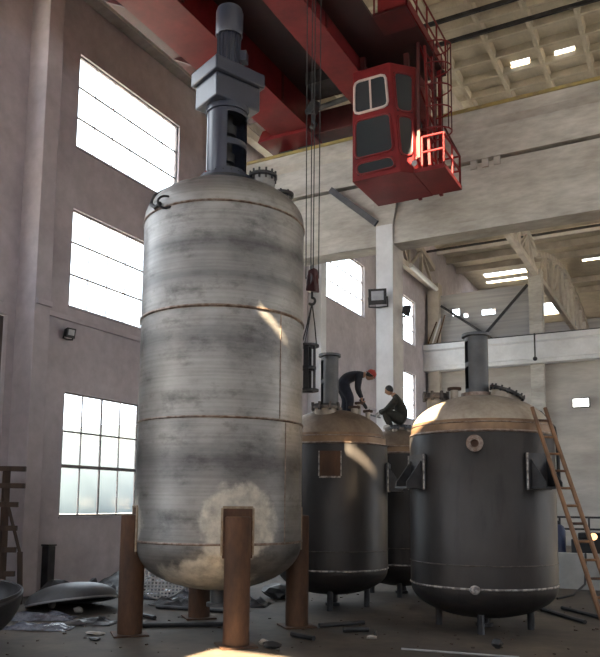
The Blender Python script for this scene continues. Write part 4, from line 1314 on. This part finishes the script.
obj('lamp_stand', B().bar((-2.90, 24.62, 0), (-2.90, 24.62, 1.42), 0.025, 8), 'dark_steel', fl)
tag(obj('hose', B().tube([(-3.3, 20.2, 0.03), (-3.05, 21.2, 0.04), (-2.85, 22.0, 0.25), (-2.9, 22.75, 0.9), (-2.92, 22.9, 1.02)], 0.03, 8), 'rubber'), 'thin black hose rising against the low white wall', 'hose')

# ================================================================= left corner: trestle, scrap heads, debris
TS = thing('trestle', (-11.6, 9.7, 0), 'rusty steel trestle with rungs at the left edge, by the wall column', 'trestle')
def E3(x, y, z):
    return Vector((x, y, z))
tx, ty = -14.35, 12.22
obj('trestle_post', B().beam((tx, ty, 0), (tx - 0.06, ty + 0.02, 3.2), 0.14, 0.14), 'wood', TS, smooth=0)
obj('trestle_post', B().beam((tx - 0.7, ty - 0.55, 0), (tx - 0.7, ty - 0.55, 3.2), 0.14, 0.14), 'wood', TS, smooth=0)
obj('trestle_brace', B().beam((tx + 0.28, ty + 0.25, 1.15), (tx, ty, 2.45), 0.07, 0.07), 'wood', TS, smooth=0)
for k, z in enumerate((3.14, 2.74, 2.30, 1.75, 1.25, 0.7)):
    ln = 0.32 if k < 2 else 0.22
    obj('trestle_rung', B().beam((tx - 0.75, ty - 0.6, z), (tx + ln, ty + ln * 0.8, z), 0.12, 0.12), 'wood', TS, smooth=0)
obj('trestle_foot', B().beam((tx + 0.32, ty + 0.28, 0), (tx + 0.28, ty + 0.24, 1.2), 0.12, 0.12), 'wood', TS, smooth=0)
bx = thing('steel_locker', (-15.3, 14.58, 0), 'narrow dark steel box standing against the grey wall under the window', 'box')
obj('locker_body', B().box(-15.5, -15.25, 14.45, 14.70, 0, 1.20), 'dark_steel', bx, bevel=0.02)
obj('locker_lid', B().box(-15.52, -15.23, 14.43, 14.72, 1.20, 1.24), 'black', bx, bevel=0.01)


def dished(name, c, r, depth, tilt, yaw, mat, label, rim=True):
    """a dished vessel head lying on the floor, concave side to the tilt direction"""
    ax = Vector((math.cos(yaw) * math.sin(tilt), math.sin(yaw) * math.sin(tilt), math.cos(tilt)))
    low = r * math.sin(tilt)
    c = Vector((c[0], c[1], c[2]))
    t = thing(name, (c.x, c.y, 0), label, 'vessel head')
    pr = head(r, 0, depth, False, 0.06, 10)
    pr2 = [(max(0.0, q[0] - 0.03), q[1] + (0.03 if i > 1 else 0)) for i, q in enumerate(pr)]
    pr = pr + []
    obj('dished_plate', B().lathe(pr[::-1] + pr2, c, 48, ax), mat, t)
    rb_ = B()
    s = ax.orthogonal().normalized()
    tt = ax.cross(s)
    rb_.tube([c + (s * math.cos(2 * PI * k / 48) + tt * math.sin(2 * PI * k / 48)) * (r - 0.015) for k in range(48)], 0.03, 6, closed=True)
    obj('rim', rb_, 'alum' if mat == 'grey_steel' else 'dark_steel', t)
    return t


dished('vessel_head', (-10.42, 7.86, 0.90), 1.1, 0.80, R_(8), R_(-60), 'dark_steel', 'dark dished vessel head lying at the lower left corner, nearest the camera')
dished('vessel_head', (-12.45, 12.55, 0.16), 0.98, 0.36, R_(168), R_(-20), 'grey_steel', 'grey dished vessel head tilted on debris left of the rusty leg')
# perforated plate leaning behind the left leg
def perforated():
    b = B()
    return b
PP = thing('perforated_plate', (-11.3, 14.8, 0), 'pale perforated round plate leaning behind the left rusty leg', 'plate')
pc = Vector((-11.55, 14.6, 0.72))
pax = Vector((0.42, -0.75, 0.45)).normalized()
ps = pax.cross(Vector((0, 0, 1))).normalized()
pu = ps.cross(pax)
b = B()
step = 0.085
N = 16
cache = {}
holes_done = 0
import itertools
def PV(i, j, e):
    k = (round(i, 3), round(j, 3), e)
    if k not in cache:
        cache[k] = b.bm.verts.new(pc + ps * i + pu * j + pax * e)
    return cache[k]
for i, j in itertools.product(range(-N // 2, N // 2), repeat=2):
    u_, v_ = (i + 0.5) * step, (j + 0.5) * step
    if math.hypot(u_, v_) > 0.68:
        continue
    h = step / 2
    q = 0.026
    O4 = [(u_ - h, v_ - h), (u_ + h, v_ - h), (u_ + h, v_ + h), (u_ - h, v_ + h)]
    I4 = [(u_ - q, v_ - q), (u_ + q, v_ - q), (u_ + q, v_ + q), (u_ - q, v_ + q)]
    for k in range(4):
        s_ = (k + 1) % 4
        b.bm.faces.new([PV(*O4[k], 0), PV(*O4[s_], 0), PV(*I4[s_], 0), PV(*I4[k], 0)])
        b.bm.faces.new([PV(*I4[k], 0), PV(*I4[s_], 0), PV(*I4[s_], -0.012), PV(*I4[k], -0.012)])
obj('plate_mesh', b, 'alum', PP, smooth=0)
rb_ = B().tube([pc + (ps * math.cos(2 * PI * k / 40) + pu * math.sin(2 * PI * k / 40)) * 0.69 for k in range(40)], 0.025, 6, closed=True)
obj('plate_rim', rb_, 'alum', PP)


def film(c, sx, sy, h, rot, seed, label, mat='film'):
    rnd = random.Random(seed)
    b = B()
    n_ = 12
    V = {}
    for i in range(n_ + 1):
        for j in range(n_ + 1):
            u_, v_ = i / n_ - 0.5, j / n_ - 0.5
            e = 1 - max(abs(u_), abs(v_)) * 2
            z = 0.012 + h * min(1, e * 2.2) * (0.35 + 0.65 * rnd.random()) * (0.6 + 0.4 * math.sin(u_ * 9 + seed) * math.cos(v_ * 7))
            x = u_ * sx + rnd.uniform(-0.03, 0.03)
            y = v_ * sy + rnd.uniform(-0.03, 0.03)
            V[i, j] = b.bm.verts.new((c[0] + x * math.cos(rot) - y * math.sin(rot), c[1] + x * math.sin(rot) + y * math.cos(rot), max(0.01, z)))
    for i in range(n_):
        for j in range(n_):
            b.bm.faces.new((V[i, j], V[i + 1, j], V[i + 1, j + 1], V[i, j + 1]))
    o = obj('plastic_sheet', b, mat, smooth=60)
    md = o.modifiers.new('thick', 'SOLIDIFY')
    md.thickness = 0.006
    return tag(o, label, 'plastic sheet')


film((-12.0, 11.15), 1.5, 0.6, 0.22, 0.55, 3, 'crumpled dark plastic sheet in front of the tilted grey vessel head')
film((-11.1, 10.35), 1.3, 0.55, 0.16, 0.4, 5, 'crumpled dark plastic sheet near the lower left vessel head')
film((-11.9, 15.2), 1.6, 0.9, 0.45, 0.3, 12, 'bluish plastic heap behind the left rusty leg')

film((-13.75, 14.6), 1.5, 1.3, 0.5, 0.3, 21, 'black tarpaulin heap at the foot of the wall column', 'tarp')
film((-13.9, 16.6), 2.6, 1.5, 0.65, 0.1, 22, 'long black tarpaulin heap along the wall below the lower window', 'tarp')
film((-11.0, 14.35), 1.1, 0.6, 0.22, 0.3, 23, 'flat black tarpaulin between grey vessel head and left leg', 'tarp')
film((-13.35, 10.3), 1.5, 1.1, 0.30, 0.5, 24, 'black tarpaulin between the lower left vessel head and the wall', 'tarp')
film((-10.7, 11.3), 1.0, 0.6, 0.14, 0.45, 25, 'black tarpaulin piece lying left of the rusty leg', 'tarp')
film((-9.7, 15.1), 1.5, 0.9, 0.3, 0.3, 26, 'dark tarpaulin heap behind the stainless vessel legs', 'tarp')
rod = [((-11.9, 10.6), (-10.6, 10.35), 'pale', 'thin pale rod on the plastic near the lower left vessel head'),
       ((-11.2, 12.75), (-9.9, 12.3), 'dark', 'dark bar on the floor running to the left rusty leg'),
       ((-10.9, 13.6), (-8.8, 13.9), 'dark', 'dark bar on the floor between the two left legs'),
       ((-9.7, 11.3), (-8.0, 12.6), 'dark', 'dark bar on the floor under the stainless vessel'),
       ((-4.45, 11.95), (-2.6, 12.25), 'pale', 'long thin rod on the floor in front of the right-hand vessel'),
       ((-3.35, 18.0), (-2.15, 16.4), 'dark', 'dark pipe on the floor to the right of the large dark vessel'),
       ((-2.9, 18.4), (-1.9, 17.2), 'dark', 'second dark pipe behind the one right of the large vessel'),
       ((-6.6, 13.2), (-6.0, 14.0), 'dark', 'short dark bar on the floor right of the rear rusty leg'),
       ((-6.0, 13.0), (-5.6, 13.3), 'dark', 'short dark offcut on the floor between the vessels'),
       ((-6.6, 12.1), (-6.05, 11.9), 'dark', 'short dark bar on the floor by the near rusty leg')]
for (p, q, kind, lab) in rod:
    r = 0.018 if kind == 'pale' else 0.045
    tag(obj('steel_bar', B().bar((p[0], p[1], r), (q[0], q[1], r), r, 8), 'alum' if kind == 'pale' else 'dark_steel'), lab, 'bar')


def chunk(c, s, mat, label, seed):
    rnd = random.Random(seed)
    b = B()
    bmesh.ops.create_icosphere(b.bm, subdivisions=2, radius=1)
    for v in b.bm.verts:
        f = 0.72 + 0.36 * rnd.random()
        v.co = Vector((c[0] + v.co.x * s[0] * f, c[1] + v.co.y * s[1] * f, max(0.0, s[2] * 0.8 + v.co.z * s[2] * f)))
    return tag(obj('debris_chunk', b, mat, smooth=0), label, 'debris')


CH = [((-9.75, 10.45), (0.22, 0.12, 0.03), 'concrete_pad', 'pale flat chip at the foot of the left rusty leg'),
      ((-6.62, 11.15), (0.10, 0.07, 0.06), 'concrete_pad', 'small pale lump beside the near rusty leg plate'),
      ((-5.25, 12.6), (0.12, 0.08, 0.04), 'concrete_pad', 'pale lump on the open floor between stainless and right vessel'),
      ((-5.2, 12.65), (0.04, 0.04, 0.10), 'black', 'small black bolt standing on the pale lump'),
      ((-6.35, 10.95), (0.20, 0.10, 0.07), 'black', 'dark scrap lump right of the near rusty leg'),
      ((-9.35, 10.0), (0.16, 0.07, 0.03), 'black', 'dark scrap in front of the left rusty leg'),
      ((-11.9, 12.2), (0.14, 0.10, 0.08), 'concrete_pad', 'pale lump under the tilted grey vessel head'),
      ((-12.9, 12.4), (0.10, 0.10, 0.12), 'concrete_pad', 'pale crumpled lump left under the grey vessel head'),
      ((-11.2, 12.9), (0.20, 0.10, 0.05), 'alum', 'shiny plate offcut between grey head and left leg'),
      ((-3.1, 12.9), (0.10, 0.08, 0.10), 'black', 'dark lump before the large dark vessel'),
      ((-10.4, 15.8), (0.35, 0.25, 0.3), 'black', 'dark scrap heap behind the left rusty leg'),
      ((-9.4, 16.6), (0.5, 0.35, 0.22), 'black', 'dark scrap heap behind the stainless vessel'),
      ((-13.9, 13.5), (0.5, 0.4, 0.3), 'black', 'dark scrap heap against the wall at the left'),
      ((-5.6, 17.6), (0.5, 0.4, 0.4), 'dark_steel', 'dark block on the floor between the jacketed vessels'),
      ((-5.3, 20.6), (0.6, 0.3, 0.5), 'rust', 'rusty block far back between the jacketed vessels')]
for k, (c, s, mm, lab) in enumerate(CH):
    chunk(c, s, mm, lab, 40 + k)
# fine grit scattered on the floor: nobody could count it
rnd = random.Random(3)
b = B()
for k in range(260):
    x, y = rnd.uniform(-13.5, -1.0), rnd.uniform(7.5, 19)
    s = rnd.uniform(0.008, 0.03)
    a = rnd.random() * PI
    b.obox((x, y), a, s * 2.2, s, 0, s * 0.7)
gr = obj('floor_grit', b, 'wood', smooth=0, kind='stuff', origin=(0, 0, 0))
tag(gr, 'small grit and chips scattered over the dusty floor', 'debris')


# ================================================================= people
def skin_body(name, joints, edges, regions, mats, parent, origin, bulk=1.42):
    """joints: name -> (pos, radius); grown with Skin + Subdivision and baked to one mesh; regions: bone -> material index"""
    names = list(joints)
    me = bpy.data.meshes.new(name + '_graph')
    me.from_pydata([joints[k][0] for k in names], [(names.index(a), names.index(c)) for a, c in edges], [])
    o = bpy.data.objects.new(name + '_graph', me)
    COL.objects.link(o)
    md = o.modifiers.new('skin', 'SKIN')
    for i, k in enumerate(names):
        sv = me.skin_vertices[0].data[i]
        r = joints[k][1]
        sv.radius = (r[0] * bulk, r[1] * bulk)
        sv.use_root = (k == 'pelvis')
    md.use_smooth_shade = True
    s2 = o.modifiers.new('sub', 'SUBSURF')
    s2.levels = s2.render_levels = 2
    dg = bpy.context.evaluated_depsgraph_get()
    ev = o.evaluated_get(dg)
    nm = bpy.data.meshes.new_from_object(ev)
    bpy.data.objects.remove(o)
    origin = Vector(origin)
    segs = [(Vector(joints[a][0]), Vector(joints[c][0]), regions.get((a, c), regions.get((c, a), 0))) for a, c in edges]
    nm.materials.clear()
    for mm in mats:
        nm.materials.append(MAT[mm])
    for f in nm.polygons:
        p = f.center
        best, bi = 1e9, 0
        for a, c, mi in segs:
            d = c - a
            t = max(0, min(1, (p - a).dot(d) / max(1e-9, d.length_squared)))
            q = (a + d * t - p).length
            if q < best:
                best, bi = q, mi
        f.material_index = bi
        f.use_smooth = True
    nm.transform(Matrix.Translation(-origin))
    nm.name = 'body'
    ob = bpy.data.objects.new('body', nm)
    COL.objects.link(ob)
    ob.parent = parent
    ORG[ob.name] = origin
    ob.location = origin - world_origin(parent)
    return ob


def hand(parent, wrist, dirv, palm_n, mat, sc=1.0):
    """palm with four fingers of unequal length, bent, and a thumb from its side"""
    w = Vector(wrist)
    d = Vector(dirv).normalized()
    n_ = Vector(palm_n)
    n_ = (n_ - d * n_.dot(d)).normalized()
    s = d.cross(n_)
    b = B()
    c = w + d * 0.045 * sc
    b.ell(c, 0.045 * sc, 0.028 * sc, 0.055 * sc, 12, 8, Matrix((s, n_, d)).transposed())
    for k, ln in enumerate((0.070, 0.080, 0.075, 0.060)):
        p = w + d * 0.085 * sc + s * ((k - 1.5) * 0.021 * sc)
        q = p + (d * 0.8 + n_ * 0.45).normalized() * ln * 0.5 * sc
        e = q + (d * 0.25 + n_ * 0.95).normalized() * ln * 0.5 * sc
        b.tube([p - d * 0.02, p, q, e], [0.011 * sc, 0.011 * sc, 0.010 * sc, 0.007 * sc], 6)
    p = w + d * 0.035 * sc - s * 0.04 * sc
    q = p + (d * 0.6 - s * 0.6 + n_ * 0.3).normalized() * 0.035 * sc
    b.tube([p + s * 0.02 * sc, p, q, q + (d * 0.7 + n_ * 0.7).normalized() * 0.03 * sc], [0.013 * sc, 0.013 * sc, 0.011 * sc, 0.008 * sc], 6)
    return obj('hand', b, mat, parent, smooth=70)


def face_head(parent, c, fwd, upv, r, hair=True, name='head'):
    f = Vector(fwd).normalized()
    u = Vector(upv)
    u = (u - f * u.dot(f)).normalized()
    s = f.cross(u)
    rot = Matrix((s, f, u)).transposed()
    b = B()
    b.ell(c, r * 0.78, r * 0.95, r * 1.12, 20, 14, rot)
    for v in b.bm.verts:
        l = rot.transposed() @ (v.co - Vector(c))
        if l.y > 0.3 * r and l.z < -0.3 * r:            # narrower jaw
            l.x *= 0.8
        if l.y > 0.75 * r and abs(l.x) < 0.16 * r and -0.35 * r < l.z < 0.15 * r:
            l.y += 0.18 * r                              # nose
        if l.y > 0.6 * r and abs(abs(l.x) - 0.32 * r) < 0.16 * r and abs(l.z - 0.08 * r) < 0.16 * r:
            l.y -= 0.07 * r                              # eye sockets
        v.co = Vector(c) + rot @ l
    h = obj(name, b, 'skin', parent, smooth=80)
    for q in (-1, 1):
        e = Vector(c) + rot @ Vector((q * 0.78 * r, -0.02 * r, 0.0))
        obj('ear', B().ell(e, 0.07 * r, 0.16 * r, 0.24 * r, 8, 6, rot), 'skin', h)
        e = Vector(c) + rot @ Vector((q * 0.30 * r, 0.84 * r, 0.10 * r))
        obj('eye', B().ell(e, 0.10 * r, 0.05 * r, 0.06 * r, 8, 6, rot), 'hair', h)
    e = Vector(c) + rot @ Vector((0, 0.80 * r, -0.52 * r))
    obj('mouth', B().ell(e, 0.22 * r, 0.05 * r, 0.035 * r, 8, 6, rot), 'brown_door', h)
    if hair:
        hb = B()
        hb.ell(Vector(c) + rot @ Vector((0, -0.14 * r, 0.20 * r)), r * 0.90, r * 0.98, r * 1.05, 18, 12, rot)
        obj('hair', hb, 'hair', parent, smooth=80)
    return h, rot


# worker bending over on the dark vessel beside the stainless one
def frame(C):
    n_ = Vector((C.x, C.y, 0)).normalized()
    return Vector((n_.y, -n_.x, 0)), n_


ru, rn = frame(C2)
def PA(u_, w_, d_=0.0):
    base = C2 + ru * 0.40 + rn * 0.40
    k = 1.18
    return Vector((base.x, base.y, 0)) + ru * u_ * k + rn * d_ * k + Vector((0, 0, ZA + w_ * k))


ZA = headz(1.30, 3.76, 0.82, 0.66) - 0.03
WA = thing('person', PA(0, 0), 'worker in navy clothes and red helmet bending over on the dark vessel', 'person')
J = {
    'pelvis': (PA(-0.16, 0.76), (0.15, 0.14)), 'waist': (PA(-0.06, 0.86), (0.145, 0.135)), 'chest': (PA(0.13, 0.93), (0.165, 0.15)), 'neck': (PA(0.29, 0.93), (0.06, 0.06)), 'nape': (PA(0.35, 0.92), (0.055, 0.055)),
    'hipL': (PA(-0.15, 0.70, -0.09), (0.115, 0.11)), 'kneeL': (PA(0.02, 0.40, -0.11), (0.082, 0.08)), 'ankL': (PA(-0.02, 0.09, -0.11), (0.06, 0.06)), 'toeL': (PA(0.15, 0.04, -0.11), (0.045, 0.04)),
    'hipR': (PA(-0.16, 0.70, 0.09), (0.115, 0.11)), 'kneeR': (PA(-0.06, 0.40, 0.11), (0.082, 0.08)), 'ankR': (PA(-0.14, 0.09, 0.11), (0.06, 0.06)), 'toeR': (PA(0.03, 0.04, 0.11), (0.045, 0.04)),
    'shL': (PA(0.20, 0.90, -0.17), (0.075, 0.075)), 'elL': (PA(0.16, 0.63, -0.20), (0.056, 0.056)), 'wrL': (PA(0.24, 0.42, -0.10), (0.04, 0.04)),
    'shR': (PA(0.20, 0.90, 0.17), (0.075, 0.075)), 'elR': (PA(0.18, 0.63, 0.20), (0.056, 0.056)), 'wrR': (PA(0.26, 0.44, 0.06), (0.04, 0.04)),
}
Ed = [('pelvis', 'waist'), ('waist', 'chest'), ('chest', 'neck'), ('neck', 'nape'), ('pelvis', 'hipL'), ('hipL', 'kneeL'), ('kneeL', 'ankL'), ('ankL', 'toeL'), ('pelvis', 'hipR'), ('hipR', 'kneeR'), ('kneeR', 'ankR'), ('ankR', 'toeR'),
      ('chest', 'shL'), ('shL', 'elL'), ('elL', 'wrL'), ('chest', 'shR'), ('shR', 'elR'), ('elR', 'wrR')]
RG = {('pelvis', 'hipL'): 1, ('hipL', 'kneeL'): 1, ('kneeL', 'ankL'): 1, ('ankL', 'toeL'): 2, ('pelvis', 'hipR'): 1, ('hipR', 'kneeR'): 1, ('kneeR', 'ankR'): 1, ('ankR', 'toeR'): 2, ('neck', 'nape'): 3}
skin_body('worker', J, Ed, RG, ['navy', 'jeans', 'shoe', 'skin'], WA, PA(0, 0.5))
hc = PA(0.43, 0.90)
hh, rot = face_head(WA, hc, ru * 0.75 + Vector((0, 0, -0.65)), ru * 0.65 + Vector((0, 0, 0.75)), 0.105, hair=True)
hu = (rot @ Vector((0, 0, 1)))
b = B().lathe([(0.150, 0.0), (0.128, 0.008), (0.126, 0.05), (0.108, 0.10), (0.07, 0.13), (0.0, 0.14)], hc + hu * 0.03, 24, hu)
hm = obj('helmet', b, 'helmet', WA, smooth=50)
obj('helmet_ridge', B().tube([hc + hu * 0.13 + (rot @ Vector((0, -0.09, 0))), hc + hu * 0.175, hc + hu * 0.13 + (rot @ Vector((0, 0.09, 0)))], 0.014, 6), 'helmet', hm)
hand(WA, PA(0.24, 0.42, -0.10), ru * 0.35 + rn * 0.25 + Vector((0, 0, -0.9)), ru, 'skin')
hand(WA, PA(0.26, 0.44, 0.06), ru * 0.3 - rn * 0.25 + Vector((0, 0, -0.9)), ru, 'skin')
tl = thing('hand_grinder', PA(0.30, 0.12), 'black hand grinder held by the bending worker', 'tool')
obj('tool_body', B().tube([PA(0.22, 0.40, 0), PA(0.28, 0.33, 0), PA(0.34, 0.24, 0), PA(0.36, 0.20, 0)], [0.03, 0.045, 0.045, 0.03], 10), 'black', tl)
obj('tool_disc', B().lathe([(0, 0), (0.07, 0), (0.07, 0.012), (0, 0.012)], PA(0.38, 0.17, 0), 20, ru * 0.5 + Vector((0, 0, -1))), 'grey_steel', tl)
obj('tool_handle', B().bar(PA(0.28, 0.33, -0.02), PA(0.30, 0.40, -0.10), 0.018, 8), 'black', tl)

# worker crouching on the vessel behind
ru4, rn4 = frame(C4)
def PB(u_, w_, d_=0.0):
    base = C4 + ru4 * (-0.14) + rn4 * (-0.30)
    k = 1.12
    return Vector((base.x, base.y, 0)) + ru4 * u_ * k + rn4 * d_ * k + Vector((0, 0, ZB + w_ * k))


ZB = headz(1.28, 3.72, 0.64, 0.31) - 0.02
WB = thing('person', PB(0, 0), 'dark-haired worker in dark jacket crouching on the half-hidden vessel', 'person')
J = {
    'pelvis': (PB(0.16, 0.30), (0.17, 0.15)), 'waist': (PB(0.20, 0.46), (0.165, 0.15)), 'chest': (PB(0.10, 0.70), (0.18, 0.165)), 'neck': (PB(-0.02, 0.86), (0.06, 0.06)), 'nape': (PB(-0.08, 0.91), (0.055, 0.055)),
    'hipL': (PB(0.12, 0.26, -0.11), (0.12, 0.115)), 'kneeL': (PB(-0.28, 0.48, -0.15), (0.088, 0.085)), 'ankL': (PB(-0.12, 0.09, -0.15), (0.06, 0.06)), 'toeL': (PB(-0.30, 0.04, -0.16), (0.045, 0.04)),
    'hipR': (PB(0.12, 0.26, 0.11), (0.12, 0.115)), 'kneeR': (PB(-0.26, 0.44, 0.17), (0.088, 0.085)), 'ankR': (PB(-0.10, 0.09, 0.16), (0.06, 0.06)), 'toeR': (PB(-0.28, 0.04, 0.17), (0.045, 0.04)),
    'shL': (PB(0.04, 0.74, -0.19), (0.085, 0.085)), 'elL': (PB(-0.16, 0.52, -0.25), (0.062, 0.062)), 'wrL': (PB(-0.36, 0.38, -0.16), (0.042, 0.042)),
    'shR': (PB(0.04, 0.74, 0.19), (0.085, 0.085)), 'elR': (PB(-0.18, 0.54, 0.25), (0.062, 0.062)), 'wrR': (PB(-0.40, 0.46, 0.12), (0.042, 0.042)),
}
skin_body('worker2', J, Ed, RG, ['olive', 'olive', 'glove', 'skin'], WB, PB(0, 0.5))
face_head(WB, PB(-0.15, 0.98), ru4 * -0.8 - rn4 * 0.25 + Vector((0, 0, -0.35)), Vector((0, 0, 1)), 0.118)
hand(WB, PB(-0.36, 0.38, -0.16), ru4 * -0.9 + Vector((0, 0, -0.4)), Vector((0, 0, -1)), 'glove', 1.1)
hand(WB, PB(-0.40, 0.46, 0.12), ru4 * -0.9 + Vector((0, 0, -0.4)), Vector((0, 0, -1)), 'glove', 1.1)
tag(obj('steel_tube', B().bar(PB(-0.62, 0.40, 0.10), PB(-0.36, 0.30, -0.12), 0.022, 8), 'grey_steel'), 'short grey tube held in the gloved hands of the crouching worker', 'tube')
